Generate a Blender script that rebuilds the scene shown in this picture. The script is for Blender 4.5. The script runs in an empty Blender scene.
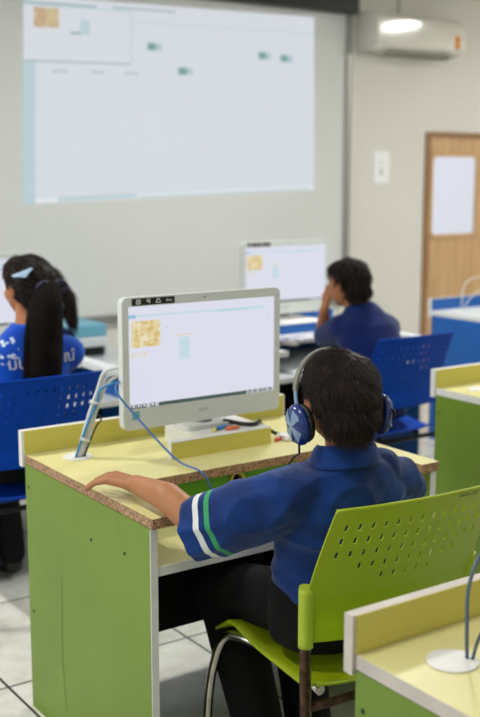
import bpy, bmesh, math, random
from mathutils import Vector, Matrix, noise, Euler
from mathutils.bvhtree import BVHTree
random.seed(7)
C = bpy.context.scene.collection
V = Vector
PI = math.pi

# ------------------------------------------------------------------ materials
def lin(c):
    return tuple(((x/255)/12.92 if x/255 <= .04045 else ((x/255+.055)/1.055)**2.4) for x in c) + (1,)

def mat(name, rgb, rough=.5, metal=0, spec=.5, var=0, vscale=8, bump=0, bscale=60, emit=0, alpha=1, sheen=0, stretch=(1,1,1), rgb2=None):
    m = bpy.data.materials.new(name); m.use_nodes = True
    nt = m.node_tree; b = nt.nodes['Principled BSDF']
    b.inputs['Base Color'].default_value = lin(rgb)
    b.inputs['Roughness'].default_value = rough
    b.inputs['Metallic'].default_value = metal
    b.inputs['Specular IOR Level'].default_value = spec
    if sheen: b.inputs['Sheen Weight'].default_value = sheen
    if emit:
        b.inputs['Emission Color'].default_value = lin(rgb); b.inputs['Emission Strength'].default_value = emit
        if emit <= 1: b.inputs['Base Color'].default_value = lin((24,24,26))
    if alpha < 1: b.inputs['Alpha'].default_value = alpha
    if var or rgb2 or bump:
        tc = nt.nodes.new('ShaderNodeTexCoord'); mp = nt.nodes.new('ShaderNodeMapping')
        mp.inputs['Scale'].default_value = stretch
        nt.links.new(tc.outputs['Object'], mp.inputs['Vector'])
    if var or rgb2:
        n = nt.nodes.new('ShaderNodeTexNoise'); n.inputs['Scale'].default_value = vscale; n.inputs['Detail'].default_value = 5
        nt.links.new(mp.outputs[0], n.inputs['Vector'])
        r = nt.nodes.new('ShaderNodeValToRGB')
        a = lin(rgb); z = lin(rgb2) if rgb2 else tuple(x*(1-var) for x in a[:3])+(1,)
        r.color_ramp.elements[0].color = z; r.color_ramp.elements[1].color = a
        r.color_ramp.elements[0].position = .35; r.color_ramp.elements[1].position = .62
        nt.links.new(n.outputs['Fac'], r.inputs['Fac']); nt.links.new(r.outputs['Color'], b.inputs['Base Color'])
    if bump:
        n2 = nt.nodes.new('ShaderNodeTexNoise'); n2.inputs['Scale'].default_value = bscale; n2.inputs['Detail'].default_value = 4
        nt.links.new(mp.outputs[0], n2.inputs['Vector'])
        bp = nt.nodes.new('ShaderNodeBump'); bp.inputs['Strength'].default_value = bump; bp.inputs['Distance'].default_value = .01
        nt.links.new(n2.outputs['Fac'], bp.inputs['Height']); nt.links.new(bp.outputs['Normal'], b.inputs['Normal'])
    return m

M = dict(
 wall=mat('wall_paint', (214,212,204), .85, var=.04, vscale=2),
 ceil=mat('ceiling_paint', (225,224,218), .9, var=.03, vscale=3),
 screenfab=mat('grey_screen_cloth', (206,209,205), .8, var=.03, vscale=1.5),
 alu=mat('grey_aluminium', (150,150,145), .4, .6),
 black=mat('black_plastic', (14,13,12), .45),
 blacklam=mat('black_laminate', (13,12,9), .6, spec=.2, var=.2, vscale=5),
 green=mat('green_laminate', (110,139,36), .42, var=.12, vscale=2.6, bump=.02, bscale=40),
 greenback=mat('bright_green_laminate', (92,170,20), .45, var=.08, vscale=4),
 yellow=mat('pale_yellow_laminate', (222,215,150), .4, var=.06, vscale=5, bump=.015, bscale=90),
 yellowface=mat('mustard_yellow_laminate', (206,196,92), .45, var=.05, vscale=6),
 white=mat('white_edge_band', (226,226,222), .45, var=.04, vscale=12),
 offwhite=mat('worn_white_edge_band', (205,196,186), .5, var=.12, vscale=9),
 blue=mat('blue_laminate', (12,92,172), .45, var=.05, vscale=4),
 bluelight=mat('white_laminate', (205,212,214), .45, var=.05, vscale=4),
 lime=mat('lime_plastic', (160,178,10), .45, var=.06, vscale=5, bump=.02, bscale=250),
 limelight=mat('lime_sleeve_plastic', (172,190,48), .5, var=.06, vscale=14),
 bluechair=mat('royal_blue_plastic', (0,60,164), .6, spec=.12, var=.05, vscale=5, bump=.02, bscale=250),
 chrome=mat('scuffed_chrome', (190,186,176), .22, 1, var=.25, vscale=30),
 rust=mat('brown_worn_steel', (92,66,52), .35, .7, rgb2=(52,36,28), vscale=40),
 bezel=mat('pearl_white_plastic', (205,210,206), .35),
 bezelback=mat('white_plastic', (214,216,213), .4),
 scr=mat('lit_display', (222,223,238), .3, emit=.96),
 ui_line=mat('lit_display_pale_blue', (196,220,230), .3, emit=.96),
 ui_cyan=mat('lit_display_cyan', (176,216,222), .3, emit=.96),
 ui_blue=mat('lit_display_blue', (150,190,225), .3, emit=.96),
 ui_dark=mat('lit_display_taskbar', (62,84,78), .3, emit=.96),
 ui_blk=mat('lit_display_black', (28,34,32), .3, emit=.96),
 ui_pic=mat('lit_display_picture', (236,226,190), .3, rgb2=(214,184,110), vscale=70),
 ui_grey=mat('lit_display_grey', (190,196,200), .3, emit=.96),
 ui_teal=mat('lit_display_teal', (118,160,152), .3, emit=.96),
 ui_gold=mat('lit_display_gold', (226,210,160), .3, emit=.96),
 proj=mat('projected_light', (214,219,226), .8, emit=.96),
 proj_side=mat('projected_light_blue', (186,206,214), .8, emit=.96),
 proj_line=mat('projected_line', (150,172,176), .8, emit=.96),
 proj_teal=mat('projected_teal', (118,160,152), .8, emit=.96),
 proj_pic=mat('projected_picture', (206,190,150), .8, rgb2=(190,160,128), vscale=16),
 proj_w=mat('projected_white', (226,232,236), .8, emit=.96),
 sticker=mat('blue_sticker', (84,152,178), .5, rgb2=(120,180,196), vscale=200),
 ink=mat('black_ink', (20,24,14), .6),
 labelw=mat('white_print', (226,228,226), .6),
 logo=mat('grey_logo_print', (158,163,165), .4),
 ac=mat('glossy_ivory_plastic', (206,204,194), .09, spec=.6),
 acslot=mat('grey_green_louvre', (140,138,118), .5),
 acst=mat('gold_label', (214,160,60), .5),
 acst2=mat('red_label', (190,84,30), .5),
 paper=mat('white_paper', (236,238,240), .8, var=.03),
 paperg=mat('grey_print', (184,188,190), .8),
 wood=mat('oak_veneer', (198,162,118), .5, rgb2=(182,146,102), vscale=3, stretch=(12,12,.8)),
 woodd=mat('brown_door_frame', (150,112,72), .5, rgb2=(132,96,60), vscale=3, stretch=(12,12,.8)),
 glow=mat('daylit_frosted_glass', (218,222,232), .3, emit=.96),
 skin=mat('skin', (172,116,76), .5, var=.1, vscale=14, spec=.35),
 skin2=mat('tan_skin', (172,112,76), .55, var=.1, vscale=14, spec=.3),
 hair=mat('dark_brown_hair', (30,19,13), .6, spec=.2, rgb2=(12,8,6), vscale=20),
 hairs=mat('brown_hair_strands', (48,31,20), .45, spec=.35, rgb2=(16,10,7), vscale=30),
 hairb=mat('black_brown_hair', (18,12,10), .8, spec=.08, rgb2=(10,7,6), vscale=20),
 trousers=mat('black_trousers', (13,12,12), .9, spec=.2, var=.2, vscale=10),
 navy=mat('navy_shirt', (6,30,72), .85, spec=.2, var=.15, vscale=10),
 shoe=mat('black_shoe', (14,13,13), .5),
 cable_w=mat('white_cable', (205,208,206), .5),
 cable_b=mat('blue_cable', (60,112,178), .5),
 cable_lb=mat('bright_blue_cable', (30,130,190), .5),
 cable_k=mat('black_cable', (16,15,15), .45),
 hp_blue=mat('glossy_blue_plastic', (14,44,112), .22, spec=.6),
 hp_silver=mat('silver_blue_plastic', (132,156,184), .28, .3),
 hp_band=mat('grey_padded_band', (122,122,112), .5, rgb2=(96,96,86), vscale=60),
 cushion=mat('black_cushion', (14,14,16), .5),
 eye=mat('eye_white', (225,222,215), .3), iris=mat('brown_iris', (30,18,12), .2),
 ribbon=mat('navy_ribbon', (24,24,60), .6), clip=mat('pale_blue_clip', (150,178,205), .35),
 pen_b=mat('blue_marker', (20,120,190), .4), pen_o=mat('orange_marker', (224,116,70), .4), pen_y=mat('yellow_marker', (226,206,110), .4),
 pen_r=mat('red_marker', (214,78,40), .4),
 greyp=mat('grey_plastic', (120,116,112), .5),
 lamp=mat('fluorescent_tube', (244,246,255), .4, emit=9),
 fixture=mat('white_metal_tray', (230,230,228), .4),
 photo=mat('grey_lilac_photo_print', (198,200,206), .5, rgb2=(104,102,132), vscale=14),
)
def _emit_pic(m, s):
    nt = m.node_tree; b = nt.nodes['Principled BSDF']; r = [n for n in nt.nodes if n.type == 'VALTORGB'][0]
    nt.links.new(r.outputs['Color'], b.inputs['Emission Color']); b.inputs['Base Color'].default_value = lin((24,24,26)); [nt.links.remove(l) for l in list(b.inputs['Base Color'].links)]; b.inputs['Emission Strength'].default_value = s
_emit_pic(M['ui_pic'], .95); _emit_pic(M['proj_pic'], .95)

def m_particle():
    m = bpy.data.materials.new('raw_particle_board'); m.use_nodes = True; nt = m.node_tree; b = nt.nodes['Principled BSDF']
    b.inputs['Roughness'].default_value = .9
    tc = nt.nodes.new('ShaderNodeTexCoord'); v = nt.nodes.new('ShaderNodeTexVoronoi'); v.inputs['Scale'].default_value = 260
    n = nt.nodes.new('ShaderNodeTexNoise'); n.inputs['Scale'].default_value = 90; n.inputs['Detail'].default_value = 6
    mx = nt.nodes.new('ShaderNodeMix'); mx.data_type = 'FLOAT'; mx.inputs[0].default_value = .5
    sp = nt.nodes.new('ShaderNodeSeparateColor')
    nt.links.new(tc.outputs['Object'], v.inputs['Vector']); nt.links.new(tc.outputs['Object'], n.inputs['Vector'])
    nt.links.new(v.outputs['Color'], sp.inputs[0]); nt.links.new(sp.outputs[0], mx.inputs[2]); nt.links.new(n.outputs['Fac'], mx.inputs[3])
    r = nt.nodes.new('ShaderNodeValToRGB'); e = r.color_ramp.elements
    e[0].position = .2; e[0].color = lin((104,78,58)); e[1].position = .8; e[1].color = lin((196,162,122))
    k = e.new(.5); k.color = lin((158,124,92))
    nt.links.new(mx.outputs[0], r.inputs['Fac']); nt.links.new(r.outputs['Color'], b.inputs['Base Color'])
    return m
M['particle'] = m_particle()

def m_floor():
    m = bpy.data.materials.new('white_floor_tiles'); m.use_nodes = True; nt = m.node_tree; b = nt.nodes['Principled BSDF']
    b.inputs['Roughness'].default_value = .3
    tc = nt.nodes.new('ShaderNodeTexCoord'); mp = nt.nodes.new('ShaderNodeMapping')
    mp.inputs['Location'].default_value = (-1.183+.004, -2.94+.004, 0)
    nt.links.new(tc.outputs['Object'], mp.inputs['Vector'])
    br = nt.nodes.new('ShaderNodeTexBrick'); br.offset = 0; br.squash = 1
    br.inputs['Scale'].default_value = 1; br.inputs['Brick Width'].default_value = .6325; br.inputs['Row Height'].default_value = .6325
    br.inputs['Mortar Size'].default_value = .0045; br.inputs['Mortar Smooth'].default_value = .1
    br.inputs['Color1'].default_value = lin((222,221,212)); br.inputs['Color2'].default_value = lin((216,214,206)); br.inputs['Mortar'].default_value = lin((34,32,28))
    nt.links.new(mp.outputs[0], br.inputs['Vector'])
    n = nt.nodes.new('ShaderNodeTexNoise'); n.inputs['Scale'].default_value = 14; n.inputs['Detail'].default_value = 8
    nt.links.new(tc.outputs['Object'], n.inputs['Vector'])
    r = nt.nodes.new('ShaderNodeValToRGB'); r.color_ramp.elements[0].position = .3; r.color_ramp.elements[0].color = (.82,.80,.77,1); r.color_ramp.elements[1].position = .6; r.color_ramp.elements[1].color = (1,1,1,1)
    nt.links.new(n.outputs['Fac'], r.inputs['Fac'])
    mx = nt.nodes.new('ShaderNodeMix'); mx.data_type = 'RGBA'; mx.blend_type = 'MULTIPLY'; mx.inputs[0].default_value = 1
    nt.links.new(br.outputs['Color'], mx.inputs[6]); nt.links.new(r.outputs['Color'], mx.inputs[7]); nt.links.new(mx.outputs[2], b.inputs['Base Color'])
    return m
M['floor'] = m_floor()

def mathn(nt, op, a, b=None):
    n = nt.nodes.new('ShaderNodeMath'); n.operation = op
    for i, x in enumerate((a, b)):
        if x is None: continue
        if isinstance(x, (int, float)): n.inputs[i].default_value = x
        else: nt.links.new(x, n.inputs[i])
    return n.outputs[0]

def cloth_mat(name, rgb, rgb2, stripes=None, patches=None):
    # stripes: (point, axis, [(t0,t1,rgb)], xmax) in object space; woven pique bump
    m = bpy.data.materials.new(name); m.use_nodes = True; nt = m.node_tree; b = nt.nodes['Principled BSDF']
    b.inputs['Roughness'].default_value = .85; b.inputs['Specular IOR Level'].default_value = .2; b.inputs['Sheen Weight'].default_value = .15
    tc = nt.nodes.new('ShaderNodeTexCoord')
    n = nt.nodes.new('ShaderNodeTexNoise'); n.inputs['Scale'].default_value = 12; n.inputs['Detail'].default_value = 5
    nt.links.new(tc.outputs['Object'], n.inputs['Vector'])
    r = nt.nodes.new('ShaderNodeValToRGB'); r.color_ramp.elements[0].position = .35; r.color_ramp.elements[1].position = .65
    r.color_ramp.elements[0].color = lin(rgb2); r.color_ramp.elements[1].color = lin(rgb)
    nt.links.new(n.outputs['Fac'], r.inputs['Fac']); col = r.outputs['Color']
    if stripes:
        p, ax, bands, xmax = stripes
        sp = nt.nodes.new('ShaderNodeSeparateXYZ'); nt.links.new(tc.outputs['Object'], sp.inputs[0])
        d = nt.nodes.new('ShaderNodeVectorMath'); d.operation = 'DOT_PRODUCT'; nt.links.new(tc.outputs['Object'], d.inputs[0]); d.inputs[1].default_value = ax
        t = mathn(nt, 'SUBTRACT', d.outputs['Value'], V(p).dot(V(ax)))
        left = mathn(nt, 'LESS_THAN', sp.outputs[0], xmax)
        for t0, t1, c in bands:
            k = mathn(nt, 'MULTIPLY', mathn(nt, 'GREATER_THAN', t, t0), mathn(nt, 'LESS_THAN', t, t1)); k = mathn(nt, 'MULTIPLY', k, left)
            mx = nt.nodes.new('ShaderNodeMix'); mx.data_type = 'RGBA'; nt.links.new(k, mx.inputs[0]); nt.links.new(col, mx.inputs[6]); mx.inputs[7].default_value = lin(c); col = mx.outputs[2]
    if patches:
        (c0, rad, pc) = patches
        vo = nt.nodes.new('ShaderNodeTexVoronoi'); vo.inputs['Scale'].default_value = 48; nt.links.new(tc.outputs['Object'], vo.inputs['Vector'])
        n3 = nt.nodes.new('ShaderNodeTexNoise'); n3.inputs['Scale'].default_value = 30; nt.links.new(tc.outputs['Object'], n3.inputs['Vector'])
        ds = nt.nodes.new('ShaderNodeVectorMath'); ds.operation = 'DISTANCE'; nt.links.new(tc.outputs['Object'], ds.inputs[0]); ds.inputs[1].default_value = c0
        k = mathn(nt, 'MULTIPLY', mathn(nt, 'LESS_THAN', vo.outputs['Distance'], .42), mathn(nt, 'GREATER_THAN', n3.outputs['Fac'], .46))
        k = mathn(nt, 'MULTIPLY', k, mathn(nt, 'LESS_THAN', ds.outputs['Value'], rad))
        mx = nt.nodes.new('ShaderNodeMix'); mx.data_type = 'RGBA'; nt.links.new(k, mx.inputs[0]); nt.links.new(col, mx.inputs[6]); mx.inputs[7].default_value = lin(pc); col = mx.outputs[2]
    nt.links.new(col, b.inputs['Base Color'])
    w = nt.nodes.new('ShaderNodeTexNoise'); w.inputs['Scale'].default_value = 500; nt.links.new(tc.outputs['Object'], w.inputs['Vector'])
    bp = nt.nodes.new('ShaderNodeBump'); bp.inputs['Strength'].default_value = .25; bp.inputs['Distance'].default_value = .002
    nt.links.new(w.outputs['Fac'], bp.inputs['Height']); nt.links.new(bp.outputs['Normal'], b.inputs['Normal'])
    return m

# ------------------------------------------------------------------ mesh helpers
def box(bm, x0, x1, y0, y1, z0, z1, mi=0, bev=0):
    b = bmesh.new()
    bmesh.ops.create_cube(b, size=1, matrix=Matrix.Translation(((x0+x1)/2, (y0+y1)/2, (z0+z1)/2)) @ Matrix.Diagonal((abs(x1-x0), abs(y1-y0), abs(z1-z0), 1)))
    if bev: bmesh.ops.bevel(b, geom=b.edges[:], offset=bev, segments=2, affect='EDGES', profile=.6)
    merge(bm, b, mi)
def merge(bm, b, mi=None):
    vm = {v: bm.verts.new(v.co) for v in b.verts}
    for f in b.faces:
        try: nf = bm.faces.new([vm[v] for v in f.verts]); nf.material_index = f.material_index if mi is None else mi; nf.smooth = f.smooth
        except ValueError: pass
    b.free()
def crom(pts, n=8):
    P = [V(p) for p in pts]
    if len(P) < 3: return P
    Q = [2*P[0]-P[1]] + P + [2*P[-1]-P[-2]]; out = []
    for i in range(1, len(Q)-2):
        a, b, c, d = Q[i-1:i+3]
        for k in range(n):
            t = k/n
            out.append(.5*((2*b)+(c-a)*t+(2*a-5*b+4*c-d)*t*t+(3*b-a-3*c+d)*t**3))
    out.append(P[-1]); return out
def tube(bm, pts, r, segs=10, smooth=8, mi=0, caps=True):
    P = crom(pts, smooth) if smooth else [V(p) for p in pts]
    R = r if callable(r) else (lambda t: r)
    up = V((0, 0, 1)); rings = []
    t0 = (P[1]-P[0]).normalized(); nrm = t0.cross(up)
    if nrm.length < .01: nrm = t0.cross(V((1, 0, 0)))
    nrm.normalize()
    for i, p in enumerate(P):
        t = (P[min(i+1, len(P)-1)]-P[max(i-1, 0)])
        if t.length < 1e-9: t = t0
        t = t.normalized(); nrm = (nrm - t*nrm.dot(t)).normalized(); bi = t.cross(nrm)
        rr = R(i/(len(P)-1))
        rings.append([bm.verts.new(p + rr*(math.cos(a)*nrm + math.sin(a)*bi)) for a in [2*PI*k/segs for k in range(segs)]])
    for a, b in zip(rings, rings[1:]):
        for k in range(segs):
            f = bm.faces.new((a[k], a[(k+1) % segs], b[(k+1) % segs], b[k])); f.smooth = True; f.material_index = mi
    if caps:
        for f in (bm.faces.new(rings[0][::-1]), bm.faces.new(rings[-1])): f.material_index = mi
def sph(bm, c, r, rot=None, sub=3, mi=0):
    b = bmesh.new(); r = (r, r, r) if not hasattr(r, '__len__') else r
    Mx = Matrix.Translation(V(c)) @ (Euler(rot).to_matrix().to_4x4() if rot else Matrix()) @ Matrix.Diagonal((*r, 1))
    bmesh.ops.create_icosphere(b, subdivisions=sub, radius=1, matrix=Mx)
    for f in b.faces: f.smooth = True
    merge(bm, b, mi)
def cyl(bm, a, b_, r0, r1=None, segs=24, mi=0, smooth=True):
    a, b_ = V(a), V(b_); r1 = r0 if r1 is None else r1; d = b_-a; b = bmesh.new()
    q = d.to_track_quat('Z', 'Y').to_matrix().to_4x4()
    bmesh.ops.create_cone(b, cap_ends=True, segments=segs, radius1=r0, radius2=r1, depth=d.length, matrix=Matrix.Translation((a+b_)/2) @ q)
    for f in b.faces: f.smooth = smooth and len(f.verts) == 4
    merge(bm, b, mi)
def limb(bm, pts, rs):
    for i, p in enumerate(pts): sph(bm, p, rs[i], sub=2)
    for i in range(len(pts)-1): cyl(bm, pts[i], pts[i+1], rs[i], rs[i+1], 20)
def loft(bm, rings, segs=32):
    rr = [[bm.verts.new((x+rx*math.copysign(abs(math.cos(a))**.85, math.cos(a)), y+ry*math.copysign(abs(math.sin(a))**.85, math.sin(a)), z)) for a in [2*PI*k/segs for k in range(segs)]] for x, y, z, rx, ry in rings]
    for a, b in zip(rr, rr[1:]):
        for k in range(segs): bm.faces.new((a[k], a[(k+1) % segs], b[(k+1) % segs], b[k]))
    bm.faces.new(rr[0][::-1]); bm.faces.new(rr[-1])
def blob(bm, voxel=.005, iters=6, disp=None, cuts=None):
    """overlapping closed shapes -> one continuous smooth surface (bmesh)"""
    bmesh.ops.recalc_face_normals(bm, faces=bm.faces[:])
    me = bpy.data.meshes.new('tmp'); bm.to_mesh(me); bm.free()
    o = bpy.data.objects.new('tmp', me); C.objects.link(o)
    m = o.modifiers.new('r', 'REMESH'); m.mode = 'VOXEL'; m.voxel_size = voxel; m.use_smooth_shade = True
    s = o.modifiers.new('s', 'SMOOTH'); s.factor = .5; s.iterations = iters
    dg = bpy.context.evaluated_depsgraph_get(); dg.update()
    me2 = bpy.data.meshes.new_from_object(o.evaluated_get(dg))
    bpy.data.objects.remove(o); bpy.data.meshes.remove(me)
    b = bmesh.new(); b.from_mesh(me2); bpy.data.meshes.remove(me2)
    b.normal_update()
    if disp:
        for v in b.verts: v.co += v.normal*disp(v.co)
    for f in b.faces: f.smooth = True
    for co, no, test in cuts or []:
        gv = [v for v in b.verts if test(v.co)]; sv = set(gv)
        ge = [e for e in b.edges if e.verts[0] in sv and e.verts[1] in sv]; gf = [f for f in b.faces if all(v in sv for v in f.verts)]
        bmesh.ops.bisect_plane(b, geom=gv+ge+gf, plane_co=co, plane_no=no, clear_outer=True)
    return b
def mesh_of(name, bm, mats, off=(0, 0, 0)):
    o3 = V(off)
    for v in bm.verts: v.co -= o3
    me = bpy.data.meshes.new(name); bm.to_mesh(me); bm.free()
    for m in (mats if isinstance(mats, (list, tuple)) else [mats]): me.materials.append(M[m] if isinstance(m, str) else m)
    return me
def tag(o, label=None, cat=None, group=None, kind=None):
    if label: o['label'] = label
    if cat: o['category'] = cat
    if group: o['group'] = group
    if kind: o['kind'] = kind
    return o
def thing(name, label, cat, loc=(0, 0, 0), rotz=0, group=None):
    o = bpy.data.objects.new(name, None); C.objects.link(o); o.location = loc; o.rotation_euler = (0, 0, rotz)
    o.empty_display_size = .1
    return tag(o, label, cat, group)
def root_loc(p):
    o = V((0, 0, 0))
    while p is not None: o += p.location; p = p.parent
    return o
def part(name, bm, mats, parent, world=False, label=None):
    me = mesh_of(name, bm, mats, root_loc(parent) if world else (0, 0, 0))
    o = bpy.data.objects.new(name, me); C.objects.link(o); o.parent = parent
    if label: o['label'] = label
    return o
def solo(name, bm, mats, label, cat, base=(0, 0, 0), group=None):
    me = mesh_of(name, bm, mats, base); o = bpy.data.objects.new(name, me); C.objects.link(o); o.location = base
    return tag(o, label, cat, group)
def struct(name, bm, mats, parent=None):
    o = bpy.data.objects.new(name, mesh_of(name, bm, mats)); C.objects.link(o)
    if parent: o.parent = parent
    o['kind'] = 'structure'; return o
def dup(root, loc, rotz, label, group=None):
    def cp(o, p):
        c = o.copy(); C.objects.link(c); c.parent = p
        for ch in [x for x in kids[o.name]]: cp(ch, c)
        return c
    kids = {}
    def walk(o):
        kids[o.name] = list(o.children)
        for ch in o.children: walk(ch)
    walk(root); r = cp(root, None); r.location = loc; r.rotation_euler = (0, 0, rotz); r['label'] = label
    if group: r['group'] = group
    return r
def text_mesh(s, size, depth=.0):
    cu = bpy.data.curves.new('t', 'FONT'); cu.body = s; cu.size = size; cu.extrude = depth; cu.resolution_u = 3; cu.align_x = 'LEFT'
    o = bpy.data.objects.new('t', cu); C.objects.link(o)
    dg = bpy.context.evaluated_depsgraph_get(); dg.update()
    me = bpy.data.meshes.new_from_object(o.evaluated_get(dg)); b = bmesh.new(); b.from_mesh(me)
    bpy.data.objects.remove(o); bpy.data.curves.remove(cu); bpy.data.meshes.remove(me)
    return b

# ------------------------------------------------------------------ the room
X0, X1, Y0, Y1, H = -2.2, 7.6, -2.6, 6.0, 2.92
bm = bmesh.new(); box(bm, X0-.15, X1+.15, Y0-.15, Y1+.15, -.1, 0); struct('floor', bm, 'floor')
bm = bmesh.new(); box(bm, X0-.15, X1+.15, Y0-.15, Y1+.15, H, H+.1); struct('ceiling', bm, 'ceil')
# front wall with the doorway cut out
DX0, DX1, DZ = 5.80, 6.76, 1.835
bm = bmesh.new(); box(bm, X0-.15, DX0, Y1, Y1+.15, 0, H); box(bm, DX1, X1+.15, Y1, Y1+.15, 0, H); box(bm, DX0, DX1, Y1, Y1+.15, DZ, H); struct('wall_front', bm, 'wall')
bm = bmesh.new(); box(bm, X0, X1, Y0-.15, Y0, 0, H); struct('wall_back', bm, 'wall')
bm = bmesh.new(); box(bm, X1, X1+.15, Y0-.15, Y1, 0, H); struct('wall_right', bm, 'wall')
# left wall with two windows (outside the frame, they give the daylight)
WINS = [(-1.6, .9), (1.5, 4.4)]
bm = bmesh.new()
ys = [Y0-.15] + [y for w in WINS for y in w] + [Y1]
for a, b in zip(ys[0::2], ys[1::2]): box(bm, X0-.15, X0, a, b, 0, H)
for a, b in WINS: box(bm, X0-.15, X0, a, b, 0, .9); box(bm, X0-.15, X0, a, b, 2.3, H)
struct('wall_left', bm, 'wall')
for i, (a, b) in enumerate(WINS):
    bm = bmesh.new()
    for y in (a, (a+b)/2-.02, b-.04): box(bm, X0-.1, X0-.05, y, y+.04, .9, 2.3)
    for z in (.9, 2.26): box(bm, X0-.1, X0-.05, a, b, z, z+.04)
    w = struct('window_%d' % (i+1), bm, 'alu')
    bm = bmesh.new(); box(bm, X0-.12, X0+.06, a-.04, b+.04, .87, .9); part('window_sill', bm, 'white', w)
bm = bmesh.new(); box(bm, X0, DX0-.05, Y1-.012, Y1, 0, .09); box(bm, DX1+.05, X1, Y1-.012, Y1, 0, .09); struct('baseboard_front', bm, 'greyp')

# door
bm = bmesh.new()
box(bm, DX0, DX0+.05, Y1-.015, Y1+.12, 0, DZ); box(bm, DX1-.05, DX1, Y1-.015, Y1+.12, 0, DZ); box(bm, DX0+.05, DX1-.05, Y1-.015, Y1+.12, DZ-.025, DZ)
door = struct('door_1', bm, 'woodd')
bm = bmesh.new()   # leaf with a rounded window opening built as a ring of panels
lx0, lx1, gx0, gx1, gz0, gz1 = DX0+.05, DX1-.05, 5.90, 6.36, 1.075, 1.655
for a in ((lx0, gx0, .01, DZ-.025), (gx1, lx1, .01, DZ-.025)): box(bm, a[0], a[1], Y1+.02, Y1+.06, a[2], a[3])
box(bm, gx0, gx1, Y1+.02, Y1+.06, .01, gz0); box(bm, gx0, gx1, Y1+.02, Y1+.06, gz1, DZ-.025)
leaf = part('door_leaf', bm, 'wood', door)
bm = bmesh.new()
def rrect(x0, x1, z0, z1, r, n=5):
    out = []
    for cx, cz, a0 in ((x1-r, z1-r, 0), (x0+r, z1-r, 90), (x0+r, z0+r, 180), (x1-r, z0+r, 270)):
        for k in range(n+1): a = math.radians(a0+90*k/n); out.append((cx+r*math.cos(a), cz+r*math.sin(a)))
    return out
def prism(bm, poly, y0, y1, mi=0):
    a = [bm.verts.new((x, y0, z)) for x, z in poly]; b = [bm.verts.new((x, y1, z)) for x, z in poly]; n = len(a)
    fs = [bm.faces.new(a), bm.faces.new(b[::-1])] + [bm.faces.new((a[k], b[k], b[(k+1) % n], a[(k+1) % n])) for k in range(n)]
    for f in fs: f.material_index = mi
def ringprism(bm, po, pi_, y0, y1, mi=0):
    n = len(po)
    A = [[bm.verts.new((x, y, z)) for x, z in p] for p in (po, pi_) for y in (y0, y1)]
    ao, bo, ai, bi = A
    for k in range(n):
        j = (k+1) % n
        for f in (bm.faces.new((ao[k], ao[j], ai[j], ai[k])), bm.faces.new((bo[k], bi[k], bi[j], bo[j])), bm.faces.new((ao[k], bo[k], bo[j], ao[j])), bm.faces.new((ai[k], ai[j], bi[j], bi[k]))): f.material_index = mi
ringprism(bm, rrect(gx0-.03, gx1+.03, gz0-.03, gz1+.03, .06), rrect(gx0, gx1, gz0, gz1, .035), Y1+.008, Y1+.025)
part('window_moulding', bm, 'wood', door)
bm = bmesh.new(); prism(bm, rrect(gx0-.005, gx1+.005, gz0-.005, gz1+.005, .04), Y1+.028, Y1+.036); part('glass_pane', bm, 'glow', door, label='frosted pane lit by daylight')
bm = bmesh.new(); cyl(bm, (lx1-.06, Y1-.03, 1.0), (lx1-.06, Y1+.02, 1.0), .01); tube(bm, [(lx1-.06, Y1-.03, 1.0), (lx1-.12, Y1-.035, 1.0), (lx1-.17, Y1-.03, .998)], .009); part('door_handle', bm, 'chrome', door)

# ------------------------------------------------------------------ projection screen
sx0, sx1, sz0, sz1 = 2.33, 5.02, .665, 2.60
ps = thing('projection_screen', 'large grey projection screen on the front wall with a computer page projected on it', 'projection screen', (3.675, Y1, sz0))
bm = bmesh.new(); box(bm, sx0, sx1, Y1-.02, Y1-.012, sz0, sz1); part('screen_sheet', bm, 'screenfab', ps, True)
for a_, b_ in ((sx0-.02, sx0+.02), (sx1-.012, sx1+.03)): bm = bmesh.new(); box(bm, a_, b_, Y1-.04, Y1-.002, sz0-.02, sz1); part('side_rail', bm, 'alu', ps, True)
bm = bmesh.new(); box(bm, sx0-.02, sx1+.03, Y1-.05, Y1-.002, sz0-.035, sz0+.005, bev=.004); part('bottom_bar', bm, 'alu', ps, True)
bm = bmesh.new(); box(bm, sx0-.05, sx1+.04, Y1-.1, Y1-.002, sz1, sz1+.12, bev=.01); part('roller_case', bm, 'black', ps, True)
# projected page: quad given by its four corners, page elements laid on it in fractions
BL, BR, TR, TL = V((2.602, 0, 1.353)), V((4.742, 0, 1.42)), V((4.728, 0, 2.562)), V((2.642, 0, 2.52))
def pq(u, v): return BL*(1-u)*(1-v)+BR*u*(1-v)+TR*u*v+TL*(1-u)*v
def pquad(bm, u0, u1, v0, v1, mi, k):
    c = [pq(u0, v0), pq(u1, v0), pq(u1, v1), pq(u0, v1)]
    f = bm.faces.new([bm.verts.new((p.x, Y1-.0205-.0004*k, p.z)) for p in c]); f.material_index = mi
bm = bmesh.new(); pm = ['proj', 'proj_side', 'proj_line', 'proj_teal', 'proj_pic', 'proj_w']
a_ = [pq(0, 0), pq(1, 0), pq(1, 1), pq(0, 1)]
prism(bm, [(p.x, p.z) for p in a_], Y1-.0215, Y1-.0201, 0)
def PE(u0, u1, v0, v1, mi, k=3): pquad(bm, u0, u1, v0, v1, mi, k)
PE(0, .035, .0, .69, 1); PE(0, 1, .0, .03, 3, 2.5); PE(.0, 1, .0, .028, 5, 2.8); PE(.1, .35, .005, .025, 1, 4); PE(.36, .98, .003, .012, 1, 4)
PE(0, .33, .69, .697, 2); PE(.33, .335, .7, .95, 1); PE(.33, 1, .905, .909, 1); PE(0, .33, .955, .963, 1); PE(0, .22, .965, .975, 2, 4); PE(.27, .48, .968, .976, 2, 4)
PE(.03, .105, .855, .95, 4); PE(.17, .2, .83, .9, 1); PE(.14, .17, .83, .84, 3, 2.6)
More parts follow.
